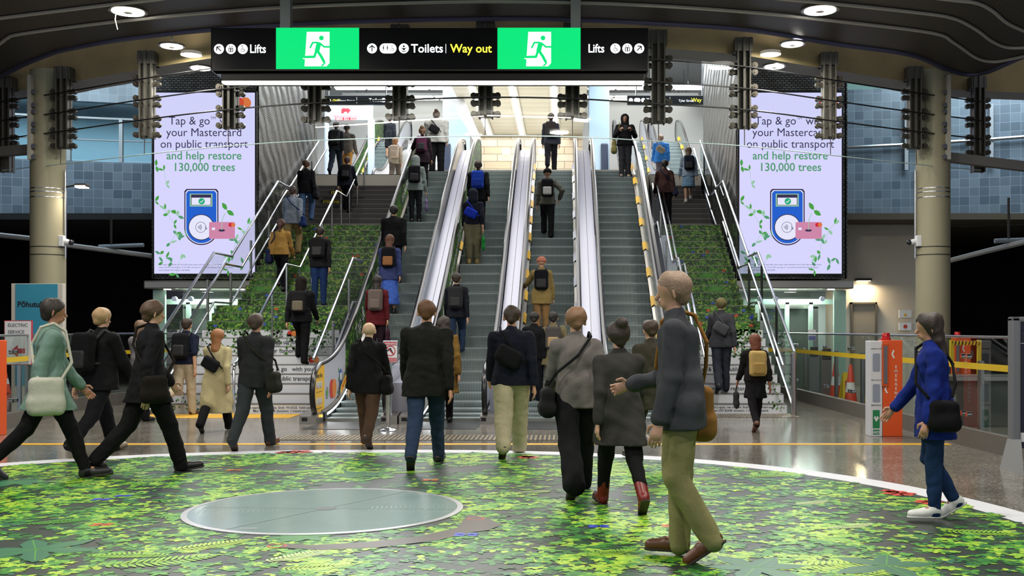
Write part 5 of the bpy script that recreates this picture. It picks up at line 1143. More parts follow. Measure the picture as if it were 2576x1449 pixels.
def npmesh(name, V, Q, m_, parent=None, loc=None, M=None):
    if M is not None: V = V@np.array(M.to_3x3()).T+np.array(M.translation)
    off = np.array(wl(parent)) if parent is not None else np.array(loc if loc is not None else (0, 0, 0)); V = V-off
    me = bpy.data.meshes.new(name); me.vertices.add(len(V)); me.vertices.foreach_set('co', V.astype(np.float32).ravel()); nq = len(Q)
    me.loops.add(nq*4); me.loops.foreach_set('vertex_index', Q.astype(np.int32).ravel()); me.polygons.add(nq); me.polygons.foreach_set('loop_start', np.arange(0, nq*4, 4, dtype=np.int32))
    me.update(calc_edges=True); me.validate(); me.polygons.foreach_set('use_smooth', [True]*len(me.polygons)); me.materials.append(m_)
    o = bpy.data.objects.new(name, me); COL.objects.link(o)
    if parent is not None: o.parent = parent
    elif loc is not None: o.location = loc
    return o
def cloth(c): return mat('cloth_'+c[1:], tuple(q*.85 for q in S(c)), .9, spec=.15, noise_amt=.12, nscale=40, bump=.15)
def skinm(c): return mat('skin_'+c[1:], c, .55)
def hairm(c): return mat('hair_'+c[1:], c, .6, noise_amt=.35, nscale=60, bump=.3)
def leather(c): return mat('leather_'+c[1:], c, .4, noise_amt=.1, nscale=20)
def person(px, py, head, label, jacket='#202024', trousers='#22242a', skin='#b58a6e', hair='#2a1f18', hs='short', shoes='#141414', pose='walk', ph=1, yaw=0, Y=None, z=0., lean=4, hem=.47, legs='trousers', arms=None,
           bag=None, bagc='#17181b', h=None, stout=1., wide=1., boots=False, bag2=None, bag2c='#222', skirt=None, skirtc='#445', extra=None, sleeve='long', hand=True, pocket=None, stride=24):
    """feet at pixel (px, py) or at depth Y on height z; head top at pixel row head."""
    if Y is None: Y = F*(CH-z)/(py-PY)
    k = Y/F; foot = Vector(((px-PX)*k, Y, z))
    if h is None: h = min(1.92, max(1.48, (py-head)*k))
    near = Y < 14.6; vx = .0085 if near else .0125
    M = Matrix.Translation(foot) @ Matrix.Rotation(math.radians(yaw), 4, 'Z')
    seed = px*.37
    la = math.radians(lean); piv = np.array((0, 0, .53*h))
    def U(x, y, zz):                                # upper body point with forward lean
        p = np.array((x*h, y*h, zz*h))-piv; return np.array((p[0], p[1]*math.cos(la)+p[2]*math.sin(la), -p[1]*math.sin(la)+p[2]*math.cos(la)))+piv
    def dirv(a): return np.array((0, math.sin(a), -math.cos(a)))
    a = math.radians
    st_ = stride
    LG = {'walk': ((st_, 8, 8), (-st_+2, 22, -38)), 'climb': ((46, 62, 0), (-4, 6, -8)), 'stand': ((3, 3, 0), (-2, 2, 0)), 'lift': ((8, 4, 0), (-10, 62, -60)), 'pass': ((3, 3, 0), (4, 34, -34))}[pose]
    if ph < 0: LG = LG[::-1]
    J = {}; low = 9
    for s_, (th, kn_, ft) in zip((1, -1), LG):
        hp = np.array((s_*.052*h*wide, 0, .52*h)); kp = hp+.245*h*dirv(a(th)); ap = kp+.235*h*dirv(a(th-kn_)); fd = a(ft)
        fw = np.array((s_*.10, math.cos(fd), math.sin(fd))); fw /= np.linalg.norm(fw); fu = np.array((0, -math.sin(fd), math.cos(fd)))
        heel = ap-.018*h*fw-.036*h*fu; toe = ap+.108*h*fw-.040*h*fu; J[s_] = [hp, kp, ap, heel, toe, fw, fu]; low = min(low, (heel-.012*h*fu)[2], (toe-.010*h*fu)[2])
    dz = np.array((0, 0, -low-.004))
    for s_ in J: J[s_] = [q+dz for q in J[s_][:5]]+J[s_][5:]
    piv0 = piv.copy()
    def UU(*q): return U(*q)+dz
    # arms
    AR = arms or ('swing', 'swing'); ARM = {}
    for s_, kind in zip((1, -1), AR):
        sf, ab, el, inw = {'swing': (22*(-s_*ph), 6, 18, 0), 'hang': (2, 8, 12, 0), 'rail': (52, 22, 12, 0), 'phone': (22, 16, 98, 42), 'hip': (-22, 42, 62, 55), 'hold': (12, 12, 62, 20), 'strap': (22, 30, 135, 30), 'out': (30, 28, 20, -10), 'pocket': (-8, 20, 42, 10)}[kind]
        sh = UU(s_*.100*stout, 0, .792); ud = np.array((s_*math.sin(a(ab)), math.sin(a(sf))*math.cos(a(ab)), -math.cos(a(sf))*math.cos(a(ab)))); eb = sh+.172*h*ud
        f2 = a(sf+el); fdv = np.array((s_*math.sin(a(ab-inw)), math.sin(f2)*math.cos(a(ab)), -math.cos(f2)*math.cos(a(ab)))); fdv /= np.linalg.norm(fdv); wr_ = eb+.148*h*fdv; ARM[s_] = (sh, eb, wr_, fdv)
    hx, hy = 0, .012
    hc = UU(hx, .004, .935)
    # ---- body: one continuous mesh
    B = SDF(); r = lambda v: v*h
    for s_ in (1, -1):
        hp, kp, ap, he, to, fw, fu = J[s_]; B.cap(hp, kp, r(.046), r(.034), .02).cap(kp, ap, r(.032), r(.021), .02).cap(ap, he+fu*.01, r(.02), r(.016), .01).cap(ap, to+fu*.012, r(.02), r(.012), .01)
        sh, eb, wr_, fdv = ARM[s_]; B.cap(sh, eb, r(.026), r(.022), .02).cap(eb, wr_, r(.022), r(.0155), .02)
    B.cap(UU(-.03, 0, .53), UU(.03, 0, .53), r(.07), None, .03, .8).cap(UU(0, 0, .56), UU(0, 0, .74), r(.07), r(.082), .04, .7).cap(UU(-.075, 0, .79), UU(.075, 0, .79), r(.034), None, .03)
    B.cap(UU(0, -.002, .80), UU(0, .006, .89), r(.031), r(.028), .015)
    fat = .95
    B.cap(UU(0, -.008, .938), UU(0, .012, .942), r(.050), r(.046), .02, 1.0).cap(UU(0, .012, .925), UU(0, .030, .887), r(.038), r(.023), .02).cap(UU(0, .052, .925), UU(0, .064, .906), r(.006), r(.0085), .008)
    B.cap(UU(0, .046, .889), UU(0, .048, .889), r(.012), None, .008)
    for s_ in (1, -1): B.cap(UU(s_*.047, -.004, .925), UU(s_*.049, -.007, .905), r(.011), r(.008), .006, .5)
    HND = {}
    for s_ in (1, -1):
        sh, eb, wr_, d = ARM[s_]
        inn = np.array((-s_*1., 0, 0)); inn = inn-d*(inn@d); inn /= np.linalg.norm(inn); fwd = np.cross(d, inn)*s_; fwd = fwd if fwd[1] > -0.2 else -fwd
        pk = wr_+d*r(.05); HND[s_] = (wr_, pk, d, inn, fwd)
        if not hand: B.cap(wr_, pk+d*r(.03), r(.017), r(.019), .01); continue
        B.cap(wr_, pk, r(.0145), r(.021), .010, .6, inn)
        fr = .0053 if near else .0062; curl = .8 if (AR[0] if s_ > 0 else AR[1]) in ('rail', 'phone', 'hold', 'strap') else .38
        for f_, (o_, L_) in enumerate(((.0165, .024), (.0055, .027), (-.0055, .025), (-.0165, .020))):
            q0 = pk+fwd*r(o_)+d*r(.004); d1 = d*math.cos(curl*.6)+inn*math.sin(curl*.6)+fwd*o_*4; q1 = q0+d1*r(L_); d2 = d*math.cos(curl*1.9)+inn*math.sin(curl*1.9); q2 = q1+d2*r(L_*.8)
            B.cap(q0, q1, r(fr), r(fr*.95), .003).cap(q1, q2, r(fr*.95), r(fr*.85), .003)
        t0 = wr_+d*r(.016)+fwd*r(.012); t1 = t0+(d*.6+fwd*.75+inn*.3)*r(.026); t2 = t1+(d*.95+inn*.35)*r(.02); B.cap(t0, t1, r(.0075), r(.0065), .006).cap(t1, t2, r(.0065), r(.0055), .003)
    V, Q = B.mesh(vx); root = npmesh('person', V, Q, skinm(skin), loc=foot, M=M); tag(root, label, 'person')
    part = lambda nm, sd, mt, wr=0., v=None: npmesh(nm, *sd.mesh(v or max(vx*1.25, .011), wr, seed), mt, root, M=M)
    # ---- trousers / skirt / shoes
    tk = 1.0*wide
    if legs != 'bare':
        T = SDF(); T.cap(UU(-.035*wide, 0, .535), UU(.035*wide, 0, .535), r(.078), None, .03, .85)
        for s_ in (1, -1):
            hp, kp, ap = J[s_][:3]; w_ = {'trousers': (.064, .047, .039), 'jeans': (.062, .044, .034), 'leggings': (.056, .042, .030), 'wide': (.066, .056, .056), 'shorts': (.064, .056, .05), 'baggy': (.072, .058, .046)}[legs]
            if legs == 'shorts': T.cap(hp, hp+(kp-hp)*.9, r(w_[0]*tk), r(w_[1]*tk), .015)
            else: e_ = ap+(ap-kp)*(.10 if not boots else -.25); T.cap(hp, kp, r(w_[0]*tk), r(w_[1]*tk), .015).cap(kp, e_, r(w_[1]*tk), r(w_[2]*tk), .02)
        for s_ in (1, -1): T.cut(J[s_][3]-J[s_][6]*.0, -J[s_][6]) if False else None
        T.cut((0, 0, .012), (0, 0, -1)); part('trousers', T, cloth(trousers), .0035)
    for s_ in (1, -1):
        hp, kp, ap, he, to, fw, fu = J[s_]; Sh = SDF(); Sh.cap(he+fu*r(.014)+fw*r(.004), he+(to-he)*.5+fu*r(.016), r(.025), r(.024), .012).cap(he+(to-he)*.5+fu*r(.012), to+fu*r(.009), r(.026), r(.021), .012)
        up_ = (kp-ap)/np.linalg.norm(kp-ap); Sh.cap(ap-fu*.01, ap+up_*r(.085 if boots else .018), r(.031), r(.033 if boots else .026), .02)
        Sh.cut(he-fu*r(.012), -fu); part('boot' if boots else 'shoe', Sh, leather(shoes), 0, .009)
        so = SDF(); so.cap(he+fu*r(-.006), to-fu*r(.004), r(.024), r(.023), .01); so.cut(he-fu*r(.014), -fu); so.cut(he-fu*r(.004), fu)
        if near: part('sole', so, mat('sole_dark', '#2a2320', .7) if shoes != '#d9d9d6' else mat('sole_white', '#c9c9c4', .6), 0, .007)
    if skirt is not None:
        K = SDF(); K.cap(UU(0, 0, .60), np.array((0, 0, skirt*h))+dz, r(.082), r(.125), .02, .85); K.cut(np.array((0, 0, skirt*h)), (0, 0, -1)); part('skirt', K, cloth(skirtc), .006)
    # ---- jacket
    Jk = SDF(); t = stout
    Jk.cap(UU(0, 0, .58), UU(0, 0, .74), r(.088*t), r(.098*t), .04, .78).cap(UU(-.03, -.002, .808), UU(-.088*t, -.002, .782), r(.036), r(.042), .03).cap(UU(.03, -.002, .808), UU(.088*t, -.002, .782), r(.036), r(.042), .03).cap(UU(0, -.004, .80), UU(0, .002, .838), r(.048), r(.040), .02)
    hb = np.array((0, 0, (hem-.02)*h))+dz; wh = np.array((.038*h*t*wide, 0, 0))
    for sg_ in (1, -1): Jk.cap(UU(sg_*.02, 0, .60), hb+wh*sg_, r(.086*t), r(.086*t*(1+.28*max(0, .47-hem)/.2)), .03, .95)
    if hem < .455 or stride < 20:
        for s_ in (1, -1):
            hp, kp, ap = J[s_][:3]; Jk.cap(hp, hp+(kp-hp)*min(1., (.53-hem)/.23+.12), r(.078*tk), r(.074*tk), .04)
    el_ = .0
    for s_ in (1, -1):
        sh, eb, wr_, d = ARM[s_]; Jk.cap(sh, eb, r(.040*t), r(.036), .025)
        if sleeve == 'long': Jk.cap(eb, wr_-d*r(.004), r(.037), r(.029), .02)
    Jk.cut(np.array((0, 0, hem*h))+dz, (0, 0, -1)); jn = {'t': 't_shirt'}.get(sleeve, 'coat' if hem < .42 else 'jacket')
    part(jn, Jk, cloth(jacket), .0045)
    # ---- hair and head wear
    H = SDF(); hm = hairm(hair); nm = 'hair'
    if hs in ('hood', 'beanie', 'cap'): hm = cloth(hair); nm = {'hood': 'hood', 'beanie': 'beanie', 'cap': 'cap'}[hs]
    if hs != 'bald':
        g_ = .0045 if hs == 'short' else .009
        H.cap(UU(0, -.012, .944), UU(0, .010, .950), r(.052+g_), r(.046+g_), .02)
        if hs in ('short', 'long', 'pony', 'bun', 'bob'): H.cap(UU(0, -.022, .93), UU(0, -.03, .893 if hs != 'short' else .905), r(.045), r(.030), .02)
        if hs in ('long', 'bob'): e_ = .80 if hs == 'long' else .86; H.cap(UU(0, -.026, .91), UU(0, -.052 if hs == 'long' else -.03, e_), r(.052), r(.040 if hs == 'long' else .05), .02, .75)
        if hs == 'pony': H.cap(UU(0, -.055, .945), UU(0, -.085, .90), r(.018), r(.026), .012).cap(UU(0, -.085, .90), UU(0, -.09, .82), r(.026), r(.010), .012)
        if hs == 'bun': H.cap(UU(0, -.05, .985), UU(0, -.055, .99), r(.032), None, .008)
        if hs == 'hood': H.cap(UU(0, -.02, .94), UU(0, -.015, .85), r(.062), r(.066), .03)
        if hs in ('hood', 'beanie', 'cap'): H.subs.append((UU(0, .07, .905), (r(.050), r(.062), r(.062)), 1)) 
        else: H.subs.append((UU(0, .082, .895), (r(.075), r(.070), r(.075)), 1))
        if hs == 'beanie': H.cut(UU(0, 0, .925), (0, -.2, -1))
        part(nm, H, hm, .0042 if nm == 'hair' else .002, .009 if near else .0115)
    if extra == 'face':
        e = MB(); 
        for s_ in (1, -1): e.ball(M @ Vector(UU(s_*.019, .047, .930)), .0075, 8)
        e.build('eye', mat('eye_dark', '#15100d', .2), root, smooth=True); MB().tube([M @ Vector(UU(x, .0535, .893-.002*abs(x)*50)) for x in (-.014, 0, .014)], .004, 6).build('mouth', mat('lip_brown', '#7a4238', .5), root)
    # ---- things carried: top-level objects of their own
    bc = cloth(bagc)
    def carried(nm, sd, lab, cat, c=bc, wr=.002):
        V, Q = sd.mesh(max(vx*1.2, .011), wr, seed); V3 = V@np.array(M.to_3x3()).T+np.array(M.translation); l = V3.mean(0); o = npmesh(nm, V3, Q, c, loc=l); return tag(o, lab, cat)
    back = -.078*h*t if True else 0
    if bag:
        kind, lab = bag
        if kind == 'pack':
            K = SDF(); yb = -.118*t
            K.box(UU(0, yb, .695), (r(.088), r(.044), r(.128)), r(.036), .02, np.array(((1, 0, 0), (0, math.cos(la), -math.sin(la)), (0, math.sin(la), math.cos(la)))))
            o = carried('backpack', K, lab, 'backpack'); o_off = None
            Pk = SDF(); Pk.box(UU(0, yb-.042, .645), (r(.062), r(.020), r(.058)), r(.018), .02, np.array(((1, 0, 0), (0, math.cos(la), -math.sin(la)), (0, math.sin(la), math.cos(la))))); npmesh('pocket', *Pk.mesh(.011), cloth(pocket or bagc) if pocket else mat('cloth_dark_pocket', '#101114', .7), o, M=M)
            for s_ in (1, -1):
                Sp = SDF(); pts = [UU(s_*.055, -.085*t, .775), UU(s_*.062, -.035, .842), UU(s_*.066, .025, .825), UU(s_*.07, .082*t, .74), UU(s_*.085, .02, .63), UU(s_*.07, -.085*t, .62)]
                for p_, q_ in zip(pts[:-1], pts[1:]): Sp.cap(p_, q_, r(.0105), None, .006)
                npmesh('strap', *Sp.mesh(.010), mat('strap_black', '#131316', .7), o, M=M)
        else:
            s_ = 1 if 'R' in kind else -1; K = SDF()
            low_ = 'tote' in kind; zc = .52 if not low_ else .50; xx = s_*.155*t
            if 'sling' in kind: ca_, sa_ = math.cos(.5*s_), math.sin(.5*s_); K.box(UU(.02*s_, -.112*t, .66), (r(.085), r(.030), r(.060)), r(.028), .02, np.array(((ca_, 0, sa_), (0, 1, 0), (-sa_, 0, ca_))))
            elif 'hand' in kind:
                wr_, pk, d, inn, fwd = HND[s_]; c0 = pk+d*r(.03)-np.array((0, 0, r(.12))); K.cap(c0+np.array((0, -r(.05), 0)), c0+np.array((0, r(.05), 0)), r(.055), None, .02, .45, np.array((1., 0, 0))); K.cap(c0+np.array((0, -r(.04), -r(.06))), c0+np.array((0, r(.04), -r(.06))), r(.06), None, .02, .5, np.array((1., 0, 0)))
            else:
                hw = .07 if not low_ else .085
                hz_ = .10 if low_ else .075; K.box(UU(xx, -.015, zc-.02), (r(.034), r(hw), r(hz_)), r(.028), .02); K.box(UU(xx, -.015, zc-.02-hz_*.45), (r(.045), r(hw*1.08), r(hz_*.5)), r(.035), .04)
            o = carried('bag', K, lab, 'bag')
            Sp = SDF()
            if 'sling' in kind: pts = [UU(-.085*s_, -.095*t, .62), UU(.0, -.105*t, .73), UU(.07*s_, -.07*t, .825), UU(.075*s_, .0, .858), UU(.07*s_, .075*t, .80), UU(-.07*s_, .10*t, .64)]
            elif 'hand' in kind: wr_, pk, d, inn, fwd = HND[s_]; q0 = pk+d*r(.02); pts = [q0-np.array((0, r(.04), r(.09))), q0, q0-np.array((0, -r(.04), r(.09)))]
            else:
                so_ = s_*.085 if 'cross' not in kind else -s_*.07
                pts = [UU(xx, -.06, zc+.07), UU(s_*.115*t, -.085, .65), UU(so_*.4+s_*.03, -.098*t, .74), UU(so_, -.06*t, .838), UU(so_, .0, .862), UU(so_, .06*t, .825), UU(s_*.115*t, .098*t, .66), UU(xx, .05, zc+.07)]
            for p_, q_ in zip(pts[:-1], pts[1:]): Sp.cap(p_, q_, r(.008), None, .006)
            npmesh('strap', *Sp.mesh(.010), bc, o, M=M)
    if bag2:
        kind, lab = bag2; s_ = 1 if 'R' in kind else -1; K = SDF(); wr_, pk, d, inn, fwd = HND[s_]; c0 = pk+d*r(.03)-np.array((0, 0, r(.10)))
        K.cap(c0+np.array((0, -r(.04), 0)), c0+np.array((0, r(.04), 0)), r(.05), None, .02, .4, np.array((1., 0, 0))).cap(c0+np.array((0, -r(.04), -r(.08))), c0+np.array((0, r(.04), -r(.08))), r(.052), None, .02, .4, np.array((1., 0, 0)))
        o = carried('shopping_bag' if 'shop' in kind else 'handbag', K, lab, 'bag', cloth(bag2c))
        MB().tube([M @ Vector(p_) for p_ in (c0+np.array((0, -r(.04), r(.04))), pk+d*r(.02), c0+np.array((0, r(.04), r(.04))))], .007, 6).build('handle', cloth(bag2c), o)
    pass
    return root, M, UU, HND, h
def escY(py, xc=None, yb=EYB, z0=0., z1=EZT):       # depth on the escalator steps where a foot shows at row py
    lo_, hi_ = yb-1, yb+(z1-z0)/T30+.2
    for _ in range(50):
        m_ = (lo_+hi_)/2; yy = PY-(eh(m_, yb, z0, z1)-CH)*F/m_
        if yy > py: lo_ = m_
        else: hi_ = m_
    i = math.floor((m_-(yb-1.4))/.4); ys = yb-1.4+.4*i; return ys+.17, eh(ys+.2, yb, z0, z1)
def strY(py):
    y = SY-.3
    while y < 31.9:
        if PY-(stair_z(y)-CH)*F/y <= py: break
        y += .01
    y = y+.13; return y, stair_z(y)
def on_esc(px, py, head, label, **kw): Y, z = escY(py); return person(px, py, head, label, Y=Y, z=z, **kw)
def on_str(px, py, head, label, **kw): Y, z = strY(py); return person(px, py, head, label, Y=Y, z=z, **kw)
# ---- people on the concourse floor
person(1715, 1408, 700, 'person in grey jacket and khaki trousers striding across the foliage print, brown boots', '#45474c', '#8f8a5e', '#b48d74', '#8a735f', 'short', '#5a3418', 'pass', 1, 78, hem=.44, bag=('toteR', 'mustard brown shoulder bag of the person in khaki trousers'), extra='face', bagc='#8a6432', legs='trousers', stride=17, arms=('hold', 'hang'))
person(1640, 1160, 795, 'person in brown coat walking away behind the striding person in khaki trousers', '#3d3a30', '#3b4428', '#b48d74', '#3a2a1d', 'short', '#2d2a1c', 'walk', -1, 25, hem=.38)
person(1450, 1243, 760, 'person in grey jacket and flared black trousers walking towards the escalators', '#6f6a67', '#17181a', '#b68e76', '#7a5a40', 'short', '#141414', 'walk', 1, 8, hem=.47, legs='wide', bag=('crossL', 'dark bag slung behind the person in grey jacket and flared trousers'), bagc='#1b1c1d')
person(1560, 1280, 800, 'person in long charcoal coat, black leggings and red boots', '#3a3936', '#131315', '#b68e76', '#2c2019', 'bun', '#6e150f', 'walk', -1, 12, hem=.36, legs='leggings', boots=True)
person(2352, 1308, 800, 'person in royal blue coat and white shoes walking left past the glass barrier', '#182a78', '#1d3358', '#a87e66', '#2b211c', 'long', '#d9d9d6', 'pass', -1, 80, hem=.38, legs='leggings', bag=('crossL', 'black bag slung on the person in royal blue coat'), extra='face', bagc='#101013', stride=15, arms=('swing', 'hang'))
person(120, 1205, 735, 'person in pale mint coat striding at the far left', '#708c80', '#141416', '#a5745a', '#241b16', 'short', '#1a1a1c', 'walk', 1, -60, hem=.40, bag=('toteR', 'large pale canvas tote of the person in mint coat'), extra='face', bagc='#b9b9ab', legs='leggings', stride=26)
person(248, 1142, 765, 'person in puffy black jacket with sandy hair walking beside the left barrier', '#141517', '#15161a', '#b48d74', '#a5875f', 'short', '#8a7c68', 'walk', -1, -25, hem=.45, stout=1.15, bag=('pack', 'black backpack of the person with sandy hair'), bagc='#0f1012')
person(372, 1190, 745, 'tall person in black coat and black shoes at the edge of the foliage print', '#17171a', '#121214', '#b48d74', '#4a3626', 'short', '#101010', 'walk', 1, -50, hem=.42, bag=('crossR', 'black and tan satchel of the tall person in black coat'), extra='face', bagc='#1a1612')
person(352, 1060, 805, 'person in grey patterned cardigan with brown hair by the left barrier', '#77767a', '#131316', '#b7917a', '#6d5542', 'bob', '#121212', 'stand', 1, -15, hem=.50, bag=('toteR', 'tan leather shoulder bag of the person in grey cardigan'), bagc='#9a6a45', h=1.68)
person(465, 1044, 800, 'person in navy t-shirt and cream trousers stepping onto the wide left stairs', '#1a1f33', '#b8ab94', '#b98d71', '#33271f', 'short', '#4f2d17', 'lift', 1, -8, lean=7, hem=.52, sleeve='t', bag=('pack', 'black backpack on the person in navy t-shirt'), bagc='#15161a')
person(545, 1085, 822, 'person in beige trench coat with auburn hair at the foot of the left stairs', '#b8ad84', '#121214', '#b98d71', '#8a5a30', 'long', '#141414', 'walk', 1, -4, hem=.20, bag=('sling', 'black bag across the back of the beige trench coat'), bagc='#191a1e')
person(640, 1127, 780, 'person in charcoal jacket and grey jeans walking to the left stairs, brown boots', '#282a2c', '#33393c', '#a87e66', '#3a2c22', 'short', '#5c3820', 'walk', 1, -6, hem=.46, bag=('crossR', 'olive black messenger bag of the person in grey jeans'), bagc='#25261f')
person(925, 1123, 800, 'person with bald head in black coat and brown trousers before the first escalator', '#131416', '#4d3b2e', '#c3a283', '#c3a283', 'bald', '#3a2a1e', 'walk', -1, -2, lean=8, hem=.44, bag=('crossR', 'black bag at the hip of the bald person'), bagc='#111113', legs='trousers')
person(1072, 1172, 740, 'tall person in olive black parka and blue jeans before the second escalator', '#1b1c19', '#2b3a52', '#b48468', '#5a3a20', 'short', '#121212', 'walk', 1, 0, hem=.43, stout=1.12, legs='jeans')
person(1116, 1066, 790, 'person in mustard coat and black tights partly hidden behind the olive parka', '#6e5426', '#141416', '#b48468', '#2a201a', 'long', '#141414', 'walk', 1, 6, hem=.30, legs='leggings')
person(1287, 1146, 760, 'person in navy jacket and cream trousers before the third escalator', '#171a26', '#b3ab8b', '#b08468', '#33251c', 'short', '#1a1a1a', 'walk', 1, 3, hem=.48, stout=1.1, bag=('sling', 'black rucksack hanging off the right shoulder of the navy jacket'), bagc='#131416', legs='baggy')
person(1900, 1083, 843, 'person in black skirt with auburn hair walking to the narrow right stairs', '#1d1a1b', '#19181b', '#8a5d45', '#6a3a24', 'bob', '#5a3524', 'walk', 1, 4, hem=.52, skirt=.33, skirtc='#161619', legs='leggings', bag=('pack', 'cream yellow backpack on the person in black skirt'), bagc='#b99d62', pocket='#a98c52', bag2=('handL', 'dark grey jacket hanging from the left hand beside the cream backpack'), bag2c='#2a2b2d', h=1.5)
# ---- people on the escalators
on_esc(1344, 1018, 785, 'person in black clothes standing low on the third escalator', jacket='#131317', trousers='#14151c', hair='#1d1714', pose='stand', h=1.6)
on_esc(1392, 1010, 805, 'person in olive hooded jacket low on the third escalator, near its right side', jacket='#6b6348', trousers='#4b4a3c', hair='#1f1814', pose='stand', hem=.40, bag=('pack', 'grey backpack with tan patch on the olive hooded jacket'), bagc='#4a4643', pocket='#a58b66', stout=1.1, h=1.6)
on_esc(1362, 832, 688, 'person in khaki coat with pink hair and purple headband on the third escalator', jacket='#8a7648', trousers='#8a6a44', hair='#b8735f', hs='beanie', pose='stand', hem=.40, bag=('pack', 'glossy black backpack on the khaki coat'), bagc='#12131a', arms=('hang', 'rail'), h=1.6)
on_esc(1377, 592, 428, 'person in grey sports jacket and black trousers halfway up the third escalator', jacket='#55544c', trousers='#131417', hair='#15120f', hs='beanie', pose='climb', ph=-1, bag=('pack', 'black backpack with white print on the grey sports jacket'), bagc='#141416', arms=('hip', 'hang'), pocket='#b9b9b5', h=1.66)
person(1386, 0, 280, 'person in dark suit jacket at the top of the third escalator', '#3a3c46', '#1d1e24', '#a5826c', '#4b4038', 'short', Y=31.4, z=6.1, h=1.78, pose='walk', bag=('pack', 'dark backpack of the person in suit jacket'), bagc='#3a3233')
on_esc(1098, 415, 273, 'large person in white jacket and black trousers at the top of the first escalator', jacket='#c4c2bd', trousers='#18181b', hair='#4a3427', hs='bun', shoes='#8f8f92', pose='stand', stout=1.45, wide=1.3, hem=.47, skin='#a5826c', h=1.72, bag=('sling', 'thin black strap bag crossing the white jacket'), bagc='#222224')
on_esc(1062, 478, 362, 'person in dark purple coat near the top of the first escalator', jacket='#2c2027', trousers='#1c1b20', hair='#7a5a44', hs='bun', pose='stand', hem=.40, bag=('pack', 'plum purple backpack near the top of the first escalator'), bagc='#5f2f4b', arms=('hang', 'rail'), h=1.6)
on_esc(1045, 568, 408, 'person in pale grey hoodie with hood up on the first escalator', jacket='#7e8a86', trousers='#181a1e', hair='#87928d', hs='hood', pose='stand', legs='leggings', bag=('pack', 'black backpack on the pale grey hoodie'), bagc='#15161a', arms=('hang', 'rail'), bag2=('handR', 'small pale purple bag in the hand of the grey hoodie'), bag2c='#7d6a93', h=1.65)
on_esc(990, 722, 548, 'person in black puffer jacket behind the lavender coat on the first escalator', jacket='#101114', trousers='#17181c', hair='#191512', pose='stand', stout=1.2, h=1.72)
on_esc(980, 790, 600, 'person in lavender blue coat and long blue skirt on the first escalator', jacket='#3d4775', trousers='#2a3f80', hair='#5d3a26', hs='long', pose='stand', hem=.42, skirt=.12, skirtc='#4a6cc8', bag=('pack', 'black backpack with orange patch on the lavender coat'), bagc='#14151b', pocket='#9a6a45', legs='bare', h=1.66)
on_esc(948, 890, 715, 'person in dark red coat low on the first escalator', jacket='#5b1c22', trousers='#2a1a24', hair='#1f1512', hs='long', pose='stand', hem=.40, bag=('pack', 'grey square backpack on the dark red coat'), bagc='#665a55', pocket='#6f625c', bag2=('handR', 'small plum handbag held by the person in dark red coat'), bag2c='#3f1c2f', h=1.62)
on_esc(1203, 585, 425, 'person in black parka high on the second escalator', jacket='#131417', trousers='#141519', hair='#3a2a20', pose='stand', hem=.42, stout=1.12, bag=('pack', 'royal blue drawstring bag on the black parka'), bagc='#1c3fa8', pocket='#1a3690', h=1.7)
on_esc(1190, 672, 487, 'person in navy hooded sweater with orange hem and khaki trousers on the second escalator', jacket='#191c29', trousers='#6d6852', hair='#1f2430', hs='hood', shoes='#8f7748', pose='stand', hem=.52, legs='baggy', bag=('sling', 'royal blue sling bag on the navy hooded sweater'), bagc='#1b34b0', bag2=('shopR', 'bright green shopping bag on the second escalator'), bag2c='#1d8a3a', boots=True, h=1.72)
on_esc(1148, 892, 722, 'person in dark jacket and blue jeans climbing low on the second escalator', jacket='#1b1d24', trousers='#23324a', hair='#2d221b', pose='climb', ph=1, bag=('pack', 'dark grey backpack low on the second escalator'), bagc='#2a2a2c', legs='jeans', shoes='#5b6670', h=1.66)
r_ = on_esc(1572, 450, 302, 'person in black hooded top facing the camera looking at a phone, far right escalator', jacket='#131316', trousers='#2f2f33', hair='#141417', hs='hood', shoes='#8f7f72', pose='stand', yaw=180, lean=2, arms=('phone', 'phone'), extra='face', skin='#8f6650', hem=.50, stout=1.1, h=1.72, bag=('toteR', 'olive tote bag hanging beside the person with a phone'), bagc='#7d7646')
pm, HND, hh_ = r_[1], r_[3], r_[4]; c_ = pm @ Vector((HND[1][1]+HND[-1][1])/2+np.array((0, .03, .02))); tag(MB().bbox((c_.x-.04, c_.y-.008, c_.z-.07), (c_.x+.04, c_.y+.004, c_.z+.07), .004).build('phone', black, loc=c_), 'dark phone held by the person in black hooded top', 'phone')
# ---- people on the upper concourse
person(1579, 0, 283, 'person in black with a pink bag behind the hooded person with a phone', '#18181b', '#1c1c20', '#8f6650', '#151315', 'short', Y=35.2, z=6.1, h=1.7, pose='stand', bag=('pack', 'pink backpack at the top of the far right escalator'), bagc='#b0748f', pocket='#a86a86')
person(1663, 0, 350, 'person in bright blue jacket on the concourse above the right stairs', '#2f6fb8', '#4c4750', '#b98d74', '#9a7c68', 'short', Y=34.0, z=6.1, h=1.62, pose='walk', lean=10, bag=('sling', 'grey shoulder bag on the bright blue jacket'), bagc='#827a70', hem=.44, stout=1.15)
person(994, 0, 370, 'person in beige top on the concourse above the wide stairs', '#a09687', '#57504a', '#b98d74', '#8a5f3c', 'bob', Y=34.6, z=6.1, h=1.62, pose='walk', bag=('pack', 'cream backpack on the person in beige top'), bagc='#b3a495', pocket='#a99a8b')
Yq, zq = 42.3, eh(42.3, 38.6, 6.1, 9.4); person(980, 0, 312, 'person in black jacket and shorts on the upper left escalator', '#1a1c22', '#1b1c20', '#a77b62', '#191715', 'short', Y=Yq, z=eh(math.floor((Yq-37.2)/.4)*.4+37.2+.2, 38.6, 6.1, 9.4), h=1.72, pose='stand', legs='shorts')
